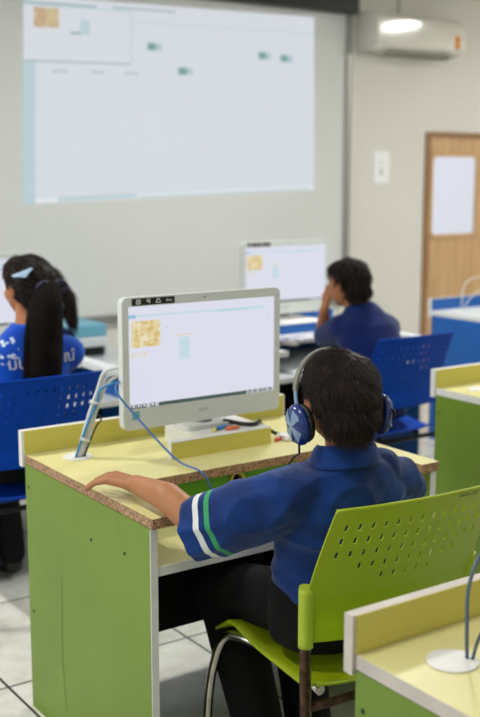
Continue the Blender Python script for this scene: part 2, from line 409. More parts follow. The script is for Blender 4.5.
for u, v in ((.385, .765), (.49, .645), (.78, .745), (.865, .735)):
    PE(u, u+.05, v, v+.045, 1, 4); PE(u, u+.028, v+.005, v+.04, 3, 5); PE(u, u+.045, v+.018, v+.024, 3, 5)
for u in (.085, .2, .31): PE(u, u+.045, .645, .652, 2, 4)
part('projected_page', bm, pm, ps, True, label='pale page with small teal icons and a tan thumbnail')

# ------------------------------------------------------------------ air conditioner
ac = thing('air_conditioner', 'ivory wall mounted air conditioner high above the door side of the front wall', 'air conditioner', (5.545, Y1, 2.36))
bm = bmesh.new()
prof = [(0, 0), (-.12, 0), (-.185, .012), (-.21, .03), (-.2105, .20), (-.19, .24), (-.15, .262), (0, .27)]
a = [bm.verts.new((5.12, Y1+y, 2.36+z)) for y, z in prof]; b = [bm.verts.new((5.975, Y1+y, 2.36+z)) for y, z in prof]
bm.faces.new(a[::-1]); bm.faces.new(b)
for k in range(len(prof)): bm.faces.new((a[k], a[(k+1) % 8], b[(k+1) % 8], b[k]))
bmesh.ops.recalc_face_normals(bm, faces=bm.faces[:])
bmesh.ops.bevel(bm, geom=bm.edges[:], offset=.01, segments=2, affect='EDGES')
part('casing', bm, 'ac', ac, True)
bm = bmesh.new()
for k in range(3):
    y, z = -.125-.028*k, 2.340+.008*k
    box(bm, 5.23, 5.86, Y1+y-.02, Y1+y, z-.006, z+.004)
part('louvre', bm, 'acslot', ac, True)
bm = bmesh.new(); box(bm, 5.86, 5.915, Y1-.212, Y1-.2085, 2.41, 2.505, 0); box(bm, 5.866, 5.909, Y1-.2128, Y1-.2115, 2.415, 2.437, 1); cyl(bm, (5.887, Y1-.2128, 2.473), (5.887, Y1-.2115, 2.473), .018, mi=1)
part('energy_label', bm, ['acst', 'acst2'], ac, True)
bm = bmesh.new(); box(bm, 5.495, 5.52, Y1-.025, Y1, 2.61, H); solo('cable_trunking', bm, 'wall', 'thin cream trunking running up the wall from the air conditioner', 'trunking', (5.507, Y1, 2.608))
bm = bmesh.new(); box(bm, 5.30, 5.445, Y1-.006, Y1, 1.462, 1.69, 0); box(bm, 5.355, 5.385, Y1-.0066, Y1-.0058, 1.52, 1.565, 1); box(bm, 5.335, 5.40, Y1-.0066, Y1-.0058, 1.60, 1.606, 1)
solo('wall_notice', bm, ['paper', 'paperg'], 'small white paper notice stuck on the wall between screen and door', 'notice', (5.372, Y1, 1.462))

# low white box cabinet seen between the girl and the big monitor
cab = thing('printer', 'white printer with blue top strip standing under the projection screen', 'printer', (2.62, 5.62, .47))
bm = bmesh.new(); box(bm, 2.38, 2.84, 5.42, 5.80, .47, .63, bev=.01); part('body', bm, 'bluelight', cab, True)
bm = bmesh.new(); box(bm, 2.385, 2.835, 5.425, 5.795, .63, .70, bev=.006); part('lid', bm, 'sticker', cab, True)
bm = bmesh.new(); box(bm, 2.50, 2.81, 5.405, 5.43, .53, .578); part('paper_slot', bm, 'black', cab, True)
ct = thing('low_cabinet', 'low cream cabinet under the projection screen carrying the printer', 'cabinet', (2.62, 5.66, 0))
bm = bmesh.new(); box(bm, 2.12, 3.12, 5.36, 5.97, 0, .47, bev=.004); part('carcass', bm, 'bluelight', ct, True)
for i in range(2):
    bm = bmesh.new(); box(bm, 2.135+i*.49, 2.615+i*.49, 5.342, 5.36, .03, .435, bev=.003); d = part('door', bm, 'bluelight', ct, True)
    bm = bmesh.new(); cyl(bm, (2.59+i*.06, 5.33, .25), (2.59+i*.06, 5.342, .25), .01); k = part('knob', bm, 'chrome', d, False); 
    for v in k.data.vertices: v.co -= V(ct.location)

# ------------------------------------------------------------------ desks (local: x 0..0.9, y 0 back(ledge front) .. -0.71, z up)
DW, DD, TH, DT = .9, .71, .75, .025
SCREWS = ((-.02, .66), (-.40, .615), (-.575, .63), (-.03, .30))
def desk(name, label, loc, top, side, ledge, edge, raw=False, group='computer desks'):
    t = thing(name, label, 'desk', loc, 0, group)
    bm = bmesh.new()   # U-shaped top: outline, extruded
    w, rc = .064, .288
    out = [(0, 0), (DW, 0), (DW, -DD), (DW-w, -DD), (DW-w, -(DD-rc)), (w, -(DD-rc)), (w, -DD), (0, -DD)]
    a = [bm.verts.new((x, y, TH)) for x, y in out]; b = [bm.verts.new((x, y, TH-DT)) for x, y in out]; n = len(out)
    def quadstrip(vs, mi, flip):
        # split into three boxes' faces so that the concave outline stays clean
        for idx in ((0, 1, 4, 5), (0, 5, 6, 7), (1, 2, 3, 4)):
            f = bm.faces.new([vs[i] for i in (idx if not flip else idx[::-1])]); f.material_index = mi
    quadstrip(a, 0, True); quadstrip(b, 1, False)
    for k in range(n):
        f = bm.faces.new((a[k], a[(k+1) % n], b[(k+1) % n], b[k])); f.material_index = 1
    bmesh.ops.recalc_face_normals(bm, faces=bm.faces[:])
    part('desktop', bm, [top, 'particle' if raw else edge], t)
    bm = bmesh.new(); box(bm, -.007, DW+.007, .001, .022, TH-.035, TH+.067, 1); box(bm, .0, DW, -.0012, .001, TH+.0005, TH+.0665, 0)
    part('back_ledge', bm, [ledge, edge], t)
    zt = TH-DT-.0015
    for x in (0, DW-.018):
        bm = bmesh.new(); box(bm, x, x+.018, -DD+.012, -.0005, 0, zt, 0); box(bm, x-.0005, x+.0185, -DD+.0105, -DD+.013, 0, zt, 1)
        sp_ = part('side_panel', bm, [side, 'white' if not raw else 'white'], t)
        if x == 0:
            for yy, zz in SCREWS:
                bm = bmesh.new(); cyl(bm, (-.0015, yy, zz), (.0005, yy, zz), .0045, segs=12); part('screw', bm, 'black', sp_)
    bm = bmesh.new(); box(bm, .019, DW-.019, -DD+.022, -.02, .604, .625, 0); box(bm, .019, DW-.019, -DD+.018, -DD+.022, .6035, .6255, 1)
    part('keyboard_shelf', bm, [top, 'white'], t)
    bm = bmesh.new(); box(bm, .019, DW-.019, -.018, -.002, .16, .723); part('back_panel', bm, 'greenback' if side == 'green' else side, t)
    bm = bmesh.new(); box(bm, .019, DW-.019, -.50, -.484, .372, .6035); part('modesty_panel', bm, 'blacklam', t, label='black lower panel')
    bm = bmesh.new(); cyl(bm, (0, 0, TH), (0, 0, TH+.003), .042, segs=32)
    for v in bm.verts: v.co += V((.11, -.108, 0))
    part('cable_grommet', bm, 'white', t)
    bm = bmesh.new()
    rx0, rx1, ry0, ry1 = .305, .643, -.286, -.085
    px0 = rx0+.10
    box(bm, px0, rx1-.001, ry0+.016, ry1, TH+.034, TH+.05, 1)
    box(bm, rx0+.002, rx1-.0005, ry0, ry0+.016, TH, TH+.0475, 0); box(bm, rx0, rx1, ry0-.0006, ry0+.018, TH+.0476, TH+.0505, 1)
    box(bm, rx0, rx0+.002, ry0+.0005, ry0+.016, TH, TH+.0476, 1)
    box(bm, px0, px0+.014, ry0+.016, ry1, TH, TH+.034, 1); box(bm, rx1-.014, rx1-.001, ry0+.016, ry1, TH, TH+.034, 1)
    part('monitor_riser', bm, [ledge, 'white'], t)
    return t
DY = {'near': 1.274, 'mid': 2.787, 'front': 4.526}
desk_mid = desk('computer_desk', 'green and yellow computer desk with raw chipboard edges where the boy in headphones sits', (1.192, DY['mid'], 0), 'yellow', 'green', 'yellowface', 'white', True)
# long hairline scratch on the left panel of the boy's desk
bm = bmesh.new(); pz = [(-.222, .46), (-.219, .40), (-.216, .34), (-.213, .276), (-.215, .20), (-.221, .135), (-.232, .085)]
for (ya, za), (yb, zb) in zip(pz, pz[1:]):
    bm.faces.new([bm.verts.new(p) for p in ((-.0008, ya-.0009, za), (-.0008, ya+.0009, za), (-.0008, yb+.0009, zb), (-.0008, yb-.0009, zb))])
part('scratch', bm, mat('olive_scratch', (74, 92, 30), .7), [c for c in desk_mid.children if c.name.startswith('side_panel')][0])
# green apron under the recess edge with a ringed cable hole
cx, cz, ay = .447, .6985, -.395
bm = bmesh.new(); n = 32; R_ = .0190
x0, x1, z0, z1 = .019, DW-.019, .6262, .7235
circ = [(cx+R_*math.cos(2*PI*k/n), cz+R_*math.sin(2*PI*k/n)) for k in range(n)]
box(bm, x0, cx-.03, ay, ay+.014, z0, z1); box(bm, cx+.03, x1, ay, ay+.014, z0, z1)
sq = []
for x, z in circ:
    dx, dz = x-cx, z-cz; k = min((.03/abs(dx)) if abs(dx) > 1e-6 else 99, ((z1-cz if dz > 0 else cz-z0)/abs(dz)) if abs(dz) > 1e-6 else 99)
    sq.append((cx+dx*k, cz+dz*k))
ringprism(bm, sq, circ, ay, ay+.014)
for v in bm.verts: v.co.x = min(max(v.co.x, x0), x1)
apron = part('apron', bm, 'greenback', desk_mid, label='bright green apron under the desktop')
bm = bmesh.new(); ringprism(bm, [(cx+(R_+.0055)*math.cos(2*PI*k/n), cz+(R_+.0055)*math.sin(2*PI*k/n)) for k in range(n)], [(cx+(R_-.002)*math.cos(2*PI*k/n), cz+(R_-.002)*math.sin(2*PI*k/n)) for k in range(n)], ay-.006, ay+.016)
part('cable_ring', bm, 'yellowface', apron, label='yellow ring around the cable hole')
bm = bmesh.new(); tube(bm, [(cx-.008, ay+.03, cz-.004), (cx+.002, ay-.01, cz-.010), (cx+.03, ay-.03, cz-.006), (cx+.07, ay-.012, cz+.004)], .0020, 6, 6, 0)
part('thin_wire', bm, 'yellowface', apron)
desk_near = desk('computer_desk', 'yellow-topped desk corner with white edges in the foreground behind the lime chair', (1.108, DY['near'], 0), 'yellow', 'green', 'yellowface', 'offwhite')
desk_r = desk('computer_desk', 'green desk with white edges and yellow ledge at the right behind the boy', (2.83, 2.836, 0), 'yellow', 'green', 'yellowface', 'white')
desk_f1 = desk('computer_desk', 'blue and white desk at the left where the girl with the ponytail sits', (1.192, DY['front'], 0), 'bluelight', 'blue', 'blue', 'white')
desk_f2 = dup(desk_f1, (2.83, DY['front'], 0), 0, 'blue and white desk in front of the student resting head on hand')
desk_f3 = dup(desk_f1, (4.462, DY['front'], 0), 0, 'blue desk with white edges in front of the wooden door')

# ------------------------------------------------------------------ all-in-one computers (local: origin under screen centre on riser, screen faces -y)
def monitor(label, loc, detail=True):
    t = thing('computer_monitor', label, 'monitor', loc, 0, 'all-in-one computers on the desks')
    W, z0, z1 = .2625, .033, .396
    bm = bmesh.new(); po = rrect(-W, W, z0, z1, .018, 6); iw = .2425; pi_ = rrect(-iw, iw, .091, .371, .001, 6)
    ringprism(bm, po, pi_, -.012, .004)
    prism(bm, po, .004, .012)
    prism(bm, rrect(-W+.02, W-.02, z0+.02, z1-.02, .03, 6), .012, .03)
    prism(bm, rrect(-.17, .17, z0+.05, z1-.08, .04, 6), .03, .045)
    part('casing', bm, 'bezel', t)
    bm = bmesh.new(); prism(bm, [(-iw-.002, .089), (iw+.002, .089), (iw+.002, .373), (-iw-.002, .373)], -.0085, .003, 0)
    def E(u0, u1, v0, v1, mi, k=1):
        xs = [-iw+2*iw*u for u in (u0, u1)]; zs = [.091+.28*v for v in (v0, v1)]; y = -.0088-.0002*k
        f = bm.faces.new([bm.verts.new(p) for p in ((xs[0], y, zs[0]), (xs[1], y, zs[0]), (xs[1], y, zs[1]), (xs[0], y, zs[1]))]); f.material_index = mi
    mm = ['scr', 'ui_line', 'ui_cyan', 'ui_blue', 'ui_dark', 'ui_blk', 'ui_pic', 'ui_grey', 'ui_gold']
    E(0, 1, .93, .985, 7) if False else None
    E(.0, .55, .893, .915, 1); E(.0, .05, .885, .92, 3, 2); E(.55, .93, .88, .91, 1); E(.60, .80, .888, .905, 2, 2)
    E(.02, .205, .60, .855, 6, 2); E(.02, .115, .508, .545, 8, 2); E(.03, .105, .515, .538, 0, 3)
    E(.24, .25, .77, .785, 7, 2); E(.95, .965, .8, .83, 1, 2); E(.33, .40, .44, .66, 1, 1); E(.31, .42, .68, .69, 8, 2)
    E(.0, 1, .0, .038, 7, 1); E(.19, .80, .0, .036, 4, 2)
    for u in (.01, .045, .08): E(u, u+.028, .0, .038, 5, 2); E(u+.008, u+.022, .012, .034, 0, 3)
    E(.135, .165, .0, .038, 5, 2); E(.141, .158, .01, .034, 0, 3)
    for u in (.81, .85, .89, .92, .96): E(u, u+.022, .006, .036, 5, 2); E(u+.006, u+.014, .012, .028, 0, 3)
    part('display', bm, mm, t, label='lit white web page')
    bm = bmesh.new(); cyl(bm, (0, -.0128, .384), (0, -.0115, .384), .0022, segs=12); part('camera_lens', bm, 'black', t)
    bm = bmesh.new(); box(bm, -.232, -.098, -.0126, -.0118, .3735, .3925, 0)
    # four small pictograms on the label: keypad, face, triangle lamp, key
    def ico(x, pts, w=.0011):
        for p, q in zip(pts, pts[1:]): tube(bm, [(x+p[0], -.0128, .383+p[1]), (x+q[0], -.0128, .383+q[1])], w, 5, 0, 1)
    s = .0055
    ico(-.212, [(-s, -s), (s, -s), (s, s), (-s, s), (-s, -s)]); ico(-.212, [(-s*.5, -s*.4), (s*.5, -s*.4)]); ico(-.212, [(-s*.5, s*.4), (s*.5, s*.4)])
    ico(-.181, [(-s*.7, s), (s*.7, s), (s*.7, -s), (s*.2, 0), (-s*.7, 0), (-s*.7, s)])
    ico(-.150, [(-s*1.3, -s*.8), (-s*.5, s), (s*.5, s), (s*1.3, -s*.8), (-s*1.3, -s*.8)])
    ico(-.117, [(-s*1.4, -s*.6), (-s*.8, s*.6), (-s*.1, -s*.2), (s*.8, -s*.2), (s*1.2, s*.3), (s*1.6, -s*.4)])
    part('label_strip', bm, ['black', 'labelw'], t, label='black strip with four white pictograms')
    bm = bmesh.new(); box(bm, -.236, -.213, -.0126, -.0118, .061, .084); part('round_sticker', bm, 'sticker', t, label='small blue square sticker')
    b = text_mesh('acer', .02, .0002); bmesh.ops.transform(b, matrix=Matrix.Translation((-.022, -.0122, .060)) @ Matrix.Rotation(PI/2, 4, 'X'), verts=b.verts); part('logo', b, 'logo', t)
    bm = bmesh.new(); cyl(bm, (.04, .045, .20), (.04, .075, .01), .03, .034, 20); st = rrect(-.043, .125, -.055, .055, .02)
    a = [bm.verts.new((x, .06+y, .0)) for x, y in st]; b = [bm.verts.new((x*.97, .06+y*.97, .012)) for x, y in st]; bm.faces.new(a[::-1]); bm.faces.new(b)
    for k in range(len(a)): bm.faces.new((a[k], a[(k+1) % len(a)], b[(k+1) % len(a)], b[k]))
    part('stand', bm, 'bezelback', t)
    return t
RZ = TH+.0505
mon1 = monitor('large white-framed computer monitor in front of the boy in headphones', (1.648, 2.575, RZ))
mon2 = dup(mon1, (3.30, 4.385, RZ), 0, 'white-framed monitor in front of the student with head on hand')
mon2.rotation_euler = (0, 0, math.radians(-2))
mon3 = dup(mon1, (1.66, 4.36, RZ), 0, 'white-framed monitor at the left edge behind the girl with the ponytail')

# ------------------------------------------------------------------ chairs (local: origin on floor, sitter faces +y)
def chair(label, loc, rotz, shell, sleeve, frontm, rearm, group=None, scribble=False):
    t = thing('school_chair', label, 'chair', loc, rotz, group)
    hw = .225; bm = bmesh.new()
    # backrest sheet as a grid with slots left open
    xs = []; N = 13; pitch = .0315; sw = .0086
    xc = [(-(N-1)/2+i)*pitch for i in range(N)]
    xs = [-hw-.001, -hw+.008] + [v for c in xc for v in (c-sw/2, c+sw/2)] + [hw-.008, hw+.001]
    rows = [.812, .779, .746, .713, .681]; sh = .0085
    zs = [.545, .575, .61, .645] + sorted(v for r in rows for v in (r-sh, r+sh)) + [.845, .856]
    start = [0, 0, 0, 2, 4]
    def P(x, z):
        rec = 0 if z < .62 else (z-.62)**1.25*.56
        k = 1-(x/hw)**2
        nar = 1 - .055*max(0, (z-.66)/.20)
        y = -.15 - rec*1.0 - .030*k - (.012*k if z < .6 else 0)
        zz = z - (.012*(1-k) if z > .855 else 0)*0 + (.004*k if z > .84 else 0)
        return V((x*nar, y, zz))
    g = [[bm.verts.new(P(x, z)) for x in xs] for z in zs]
    for i in range(len(zs)-1):
        zm = (zs[i]+zs[i+1])/2
        row = next((r for r in range(5) if abs(zm-rows[r]) < sh*.6), None)
        for j in range(len(xs)-1):
            xm = (xs[j]+xs[j+1])/2; hole = False
            if row is not None:
                for c in range(start[row], N-start[row]):
                    if abs(xm-xc[c]) < sw*.3: hole = True
            if not hole: bm.faces.new((g[i][j], g[i][j+1], g[i+1][j+1], g[i+1][j]))
    # thicken by hand (front copy along the normal)
    bm.normal_update(); res = bmesh.ops.solidify(bm, geom=bm.faces[:], thickness=.0045)
    # rolled rim along the top
    tube(bm, [P(x, .856)+V((0, .002, 0)) for x in (-hw, -hw*.6, 0, hw*.6, hw)], .0045, 8, 6)
    back = part('backrest', bm, shell, t)
    for s in (-1, 1):
        bm = bmesh.new(); tube(bm, [(s*(hw-.002), -.147, .535), (s*(hw-.002), -.147, .545), (s*(hw-.002), -.147, .655), (s*(hw-.002), -.149, .668)], .0165, 16, 0)
        for k in range(10): sph(bm, (s*(hw-.018), -.155, .548+k*.011), .002, sub=1)
        part('post_sleeve', bm, sleeve, back)
    if scribble:
        b = text_mesh('ฝอนันิ', .027, .0003)
        w = max(v.co.x for v in b.verts)
        for v in b.verts:
            x = .083+(v.co.x)*1.0; z = .8345+v.co.y*.6 if False else .845+v.co.y*.5
            p = P(x, z); v.co = V((p.x, p.y-.0065+v.co.z*0, p.z))
        part('handwriting', b, 'ink', back)
    # seat shell: dished grid
    bm = bmesh.new(); nx, ny = 14, 14; g = []
    for j in range(ny+1):
        v_ = j/ny; y = -.16+.415*v_; row = []
        for i in range(nx+1):
            u = -1+2*i/nx; w = .198+.022*v_
            edge = abs(u)**4
            z = .415 + .032*min(1, v_*1.25) + .010*edge - .006*(1-u*u) - .03*max(0, v_-.86)/.14 * (1) + .014*math.exp(-((v_-.82)/.16)**2) + .030*max(0, .12-v_)/.12
            row.append(bm.verts.new((u*w, y, z)))
        g.append(row)
    for j in range(ny):
        for i in range(nx): bm.faces.new((g[j][i], g[j][i+1], g[j+1][i+1], g[j+1][i])).smooth = True
    bm.normal_update(); bmesh.ops.solidify(bm, geom=bm.faces[:], thickness=.007)
    part('seat', bm, shell, t)
    for s in (-1, 1):
        bm = bmesh.new(); x = s*.205; r = .0115
        tube(bm, [(s*.15, -.10, .398), (s*.16, .05, .418), (s*.195, .165, .430), (s*.215, .212, .418), (s*.230, .236, .36), (s*.242, .250, .25), (s*.250, .258, .012)], r, 12, 8)
        lg = part('leg', bm, frontm, t)
        bm = bmesh.new(); cyl(bm, (s*.250, .258, .0), (s*.250, .258, .03), .014); part('foot_cap', bm, 'black', lg)
        bm = bmesh.new(); tube(bm, [(s*.2235, -.147, .60), (s*.2235, -.147, .50), (s*.2235, -.15, .40), (s*.228, -.165, .20), (s*.235, -.185, .012)], .0125, 12, 8)
        lg = part('leg', bm, rearm, t)
        bm = bmesh.new(); cyl(bm, (s*.235, -.185, 0), (s*.235, -.185, .03), .0155); part('foot_cap', bm, 'black', lg)
    bm = bmesh.new(); tube(bm, [(-.222, -.149, .395), (.222, -.149, .395)], .010, 10, 0); tube(bm, [(-.16, .07, .412), (.16, .07, .412)], .009, 10, 0); part('cross_bar', bm, rearm, t)
    return t
chair_boy = chair('lime green plastic chair with slotted back under the boy in headphones', (1.588, 1.848, 0), math.radians(-4.5), 'lime', 'limelight', 'chrome', 'rust', 'plastic school chairs', True)
chair_girl = chair('royal blue plastic chair at the left edge under the girl with the ponytail', (1.495, 3.55, 0), math.radians(0), 'bluechair', 'bluechair', 'blacklam', 'blacklam', 'plastic school chairs')
chair_far = dup(chair_girl, (3.175, 3.54, 0), 0, 'royal blue plastic chair behind the student with head on hand')

# ------------------------------------------------------------------ people
def hand(bm, W, K, fdirs, side, up, L, thumb, rs=.0070, curl=.5):
    """palm from wrist W to knuckle centre K, four fingers, thumb"""
    W, K, side, up = V(W), V(K), V(side).normalized(), V(up).normalized(); d = (K-W).normalized()
    pw = .026*L/.07
    for k in range(4):
        o = side*(k-1.5)*pw*.62
        limb(bm, [W+o*.55, K+o], [.0125*L/.07*1.0, .0100*L/.07])
    lens = [.86, 1.0, .93, .74]
    for k in range(4):
        o = side*(k-1.5)*pw*.74; p = K+o; ln = L*lens[k]; ang = 0; dd = d.copy()
        segs = [.45, .32, .23]; r = rs*(1 if k < 3 else .88)
        pts = [p-d*.004]; fan = side*(k-1.5)*.10
        for s_, cu in zip(segs, fdirs):
            a = cu*(1.25, 1.1, .95, .85)[k]; v = (d*math.cos(a)-up*math.sin(a)+fan).normalized(); p = p+v*ln*s_; pts.append(p)
        limb(bm, pts, [r*1.08, r, r*.93, r*.8])
    tp = [V(W)+V(thumb[0]), V(W)+V(thumb[1]), V(W)+V(thumb[2])]
    limb(bm, [W+d*.01]+tp, [.013, .0115, .0095, .0078])

def head(bm, c, yaw, tilt, s=1.0, ears=True):
    """c = skull centre, faces +y turned by yaw (ccw)"""
    R = Matrix.Rotation(yaw, 3, 'Z') @ Matrix.Rotation(tilt, 3, 'X'); c = V(c)
    def at(x, y, z): return c + R @ V((x*s, y*s, z*s))
    e = (R.to_euler())
    def S(p, r, sub=3): sph(bm, at(*p), [q*s for q in r], rot=tuple(e), sub=sub)
    S((0, -.005, .0), (.072, .088, .082)); S((0, .03, -.045), (.056, .056, .062)); S((0, .048, -.085), (.030, .032, .024))
    S((0, .062, .0), (.048, .024, .038)); S((.032, .058, -.035), (.024, .022, .026)); S((-.032, .058, -.035), (.024, .022, .026))
    limb(bm, [at(0, .082, -.005), at(0, .097, -.034)], [.008*s, .0115*s]); S((0, .088, -.038), (.017, .010, .009), 2)
    S((0, .080, -.062), (.024, .010, .0055), 2); S((0, .078, -.071), (.020, .010, .0055), 2)
    for q in (-1, 1):
        S((q*.076, -.004, -.022), (.008, .019, .030), 2); S((q*.030, .078, .012), (.018, .008, .005), 2)
    return at, R
def eyes(at, parent, s=1.0):
    for q in (-1, 1):
        bm = bmesh.new(); sph(bm, at(q*.029, .0705, -.004), .0108*s, sub=2); e = part('eye', bm, 'eye', parent, True)
        bm = bmesh.new(); sph(bm, at(q*.029, .0775, -.004), .0052*s, sub=2); i = part('iris', bm, 'iris', e, False)
        for v in i.data.vertices: v.co -= root_loc(e)

def strands(bm, surf, n, length, flow, lift, r=.0009, segs=4, test=None, jit=.25, seed=1):
    rnd = random.Random(seed); fs = [f for f in surf.faces if test is None or test(f.calc_center_median())]
    ar = [f.calc_area() for f in fs]
    for f in rnd.choices(fs, ar, k=n):
        vs = [v.co for v in f.verts]; w = [rnd.random()+.01 for _ in vs]; sm = sum(w); p = sum((v*q for v, q in zip(vs, w)), V())/sm
        nn = f.normal; t = flow(p, nn); t = (t-nn*t.dot(nn))
        if t.length < 1e-4: t = V((rnd.random(), rnd.random(), 0))
        t = (t.normalized()+V((rnd.uniform(-1, 1), rnd.uniform(-1, 1), rnd.uniform(-1, 1)))*jit).normalized()
        L = length*rnd.uniform(.6, 1.15); pts = []
        for k in range(segs+1):
            q = k/segs; pts.append(p + t*L*q + nn*(lift*L*q*(1-.35*q)) - V((0, 0, .12*L*q*q)))
        tube(bm, pts, lambda q: r*(1-.75*q), 3, 0, 0, False)

# ---- the boy in headphones
BC = V((1.507, 1.802, 1.052))
bm = bmesh.new()
at, Rh = head(bm, BC, math.radians(-15), math.radians(-6), 1.0)
limb(bm, [BC+V((0, -.005, -.05)), (1.52, 1.79, .955), (1.522, 1.797, .885)], [.050, .048, .046])
loft(bm, [(1.562, 1.868, .50, .135, .10), (1.555, 1.860, .60, .120, .085), (1.545, 1.836, .72, .118, .075), (1.533, 1.816, .80, .120, .068), (1.524, 1.806, .855, .075, .048)])
SL, EL, WL = V((1.380, 1.83, .828)), V((1.254, 1.985, .755)), V((1.232, 2.225, .792))
limb(bm, [SL, EL, V((1.237, 2.085, .792)), WL], [.040, .036, .035, .0225])
SR, ER, WR = V((1.715, 1.835, .800)), V((1.745, 2.02, .69)), V((1.66, 2.19, .665))
limb(bm, [SR, ER, WR], [.038, .033, .022])
hand(bm, WL, (1.203, 2.300, .796), (.30, .50, .55), (.85, .53, .05), (0, 0, 1), .070, ((.018, .020, -.010), (.030, .048, -.022), (.025, .070, -.030)))
hand(bm, WR, (1.64, 2.255, .648), (.15, .4, .5), (-1, .1, 0), (0, 0, 1), .066, ((-.022, .02, -.005), (-.038, .045, -.015), (-.036, .066, -.020)))
# legs inside the trousers, continuous down to the ankles
KL, KR = V((1.445, 2.19, .508)), V((1.66, 2.20, .508)); AL, AR = V((1.475, 2.02, .10)), V((1.64, 2.06, .10))
for hp, kn, an in ((V((1.50, 1.88, .53)), KL, AL), (V((1.63, 1.88, .53)), KR, AR)):
    limb(bm, [hp, kn, an], [.062, .042, .030])
boyb = blob(bm, .0033, 3)
base = (1.56, 1.88, 0)
boy = solo('person', boyb, 'skin', 'child in navy polo shirt and blue headphones, seen from behind, left hand on the desk', 'person', base)
eyes(at, boy)
# polo shirt
AX = (EL-SL).normalized()
CUFF = SL.lerp(EL, .95)
CN = (V((-.48, .80, -.40))).normalized()
def fold_boy(p):
    q = V((p.x*9+p.z*4, p.y*5, p.z*16-p.x*5)); n1 = noise.noise(q); n2 = noise.noise(q*2.1+V((5, 1, 3)))
    rid = 1-abs(n1)*2.2
    return .0085*rid+.0040*n2-.003
bm = bmesh.new()
loft(bm, [(1.557, 1.865, .585, .160, .112), (1.552, 1.853, .65, .160, .108), (1.545, 1.835, .72, .156, .106), (1.535, 1.82, .785, .162, .103), (1.530, 1.812, .835, .152, .090), (1.524, 1.805, .878, .110, .072), (1.520, 1.798, .908, .066, .060)])
limb(bm, [V((1.43, 1.82, .832)), SL+V((0, 0, -.002)), SL.lerp(EL, .55)+V((0, 0, -.010)), CUFF+V((0, 0, -.012)), CUFF+CN*.05+V((0, 0, -.014))], [.072, .071, .073, .073, .070])
limb(bm, [V((1.63, 1.82, .838)), SR, SR.lerp(ER, .55), SR.lerp(ER, .98)], [.070, .067, .062, .060])
RN = (ER-SR).normalized(); RC = SR.lerp(ER, .92)
pol = blob(bm, .0048, 7, fold_boy, [(CUFF+CN*.022, CN, lambda c: c.x < 1.40 and c.y > 1.86), (RC, RN, lambda c: c.x > 1.64 and c.y > 1.9)])
P0 = CUFF+CN*.022-V(base)
polo_m = cloth_mat('navy_pique_polo', (14,56,122), (8,38,90), ((P0.x, P0.y, P0.z), tuple(CN), [(-.052, -.038, (214,218,214)), (-.078, -.066, (58,150,96))], -.14))
polo = part('polo_shirt', pol, polo_m, boy, True, label='navy polo shirt with one white and one green sleeve stripe')
sd = polo.modifiers.new('thickness', 'SOLIDIFY'); sd.thickness = .0025; sd.offset = -1
# folded collar
bm = bmesh.new(); n = 48
prof = [(.052, .030, .000), (.054, .034, .010), (.060, .037, .006), (.069, .026, .000), (.080, .006, -.004), (.083, .000, -.004), (.077, .000, 0)]
rings = []
for k in range(n+1):
    a = math.radians(-244+308*k/n)   # open at the throat
    ring = []
    for r, z, _ in prof:
        sag = (.010 if abs(k-n/2) > n*.42 else 0)
        ring.append(bm.verts.new((1.519+r*1.02*math.cos(a), 1.797+r*.97*math.sin(a)-.0*z, .893+z*1.0+.010*math.sin(a)*-1-sag+(.012 if r < .07 else 0))))
    rings.append(ring)
for A, B in zip(rings, rings[1:]):
    for j in range(len(prof)-1): bm.faces.new((A[j], B[j], B[j+1], A[j+1])).smooth = True
bmesh.ops.recalc_face_normals(bm, faces=bm.faces[:])
col_o = part('collar', bm, polo_m, polo, True)
for v in col_o.data.vertices: pass
sd = col_o.modifiers.new('thickness', 'SOLIDIFY'); sd.thickness = .003
# trousers; waist raised so black cloth stands in for shade on the lower shirt
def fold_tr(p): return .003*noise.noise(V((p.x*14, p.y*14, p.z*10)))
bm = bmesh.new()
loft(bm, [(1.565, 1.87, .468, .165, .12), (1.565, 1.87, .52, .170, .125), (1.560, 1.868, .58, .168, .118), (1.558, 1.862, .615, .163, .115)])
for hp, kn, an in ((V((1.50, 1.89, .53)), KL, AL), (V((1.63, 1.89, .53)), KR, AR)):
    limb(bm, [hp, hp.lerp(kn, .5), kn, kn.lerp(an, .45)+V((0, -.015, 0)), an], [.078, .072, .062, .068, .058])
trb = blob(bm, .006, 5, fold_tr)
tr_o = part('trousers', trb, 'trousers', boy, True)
for an, sx in ((AL, -1), (AR, 1)):
    bm = bmesh.new(); limb(bm, [an+V((0, -.01, -.045)), an+V((0, .06, -.058)), an+V((0, .13, -.066))], [.040, .036, .030])
    b = blob(bm, .005, 3)
    for v in b.verts: v.co.z = max(v.co.z, .002)
    part('shoe', b, 'shoe', boy, True)
# hair
bm = bmesh.new()
def hs(p, r): sph(bm, at(*p), r, rot=tuple(Rh.to_euler()))
hs((0, -.008, .004), (.081, .097, .091)); hs((0, -.045, -.045), (.066, .052, .062)); hs((0, -.042, -.085), (.050, .040, .040)); hs((0, .03, .045), (.062, .062, .045))
hb = blob(bm, .004, 4, lambda p: .0022*noise.noise(p*45)+.003*noise.noise(p*18))
Ri = Rh.transposed()
def loc_h(p): return Ri @ (p-BC)
def hair_keep(p):
    l = loc_h(p)
    if l.y > .012: return l.z > .030+max(0, l.y-.05)*.2
    if l.y > -.03: return l.z > -.012 - (.012-l.y)*.9 + .0
    return l.z > -.108+max(0, abs(l.x)-.034)*1.2
bmesh.ops.delete(hb, geom=[v for v in hb.verts if not hair_keep(v.co)], context='VERTS')
crown = at(.012, -.050, .085)
def flow(p, nn):
    d = p-crown; sw = V((0, 0, 1)).cross(d)*.6
    return d*1.0+sw+V((0, 0, -.02))
sb = bmesh.new(); strands(sb, hb, 6500, .017, flow, .30, .0008, 3, None, .38, 3)
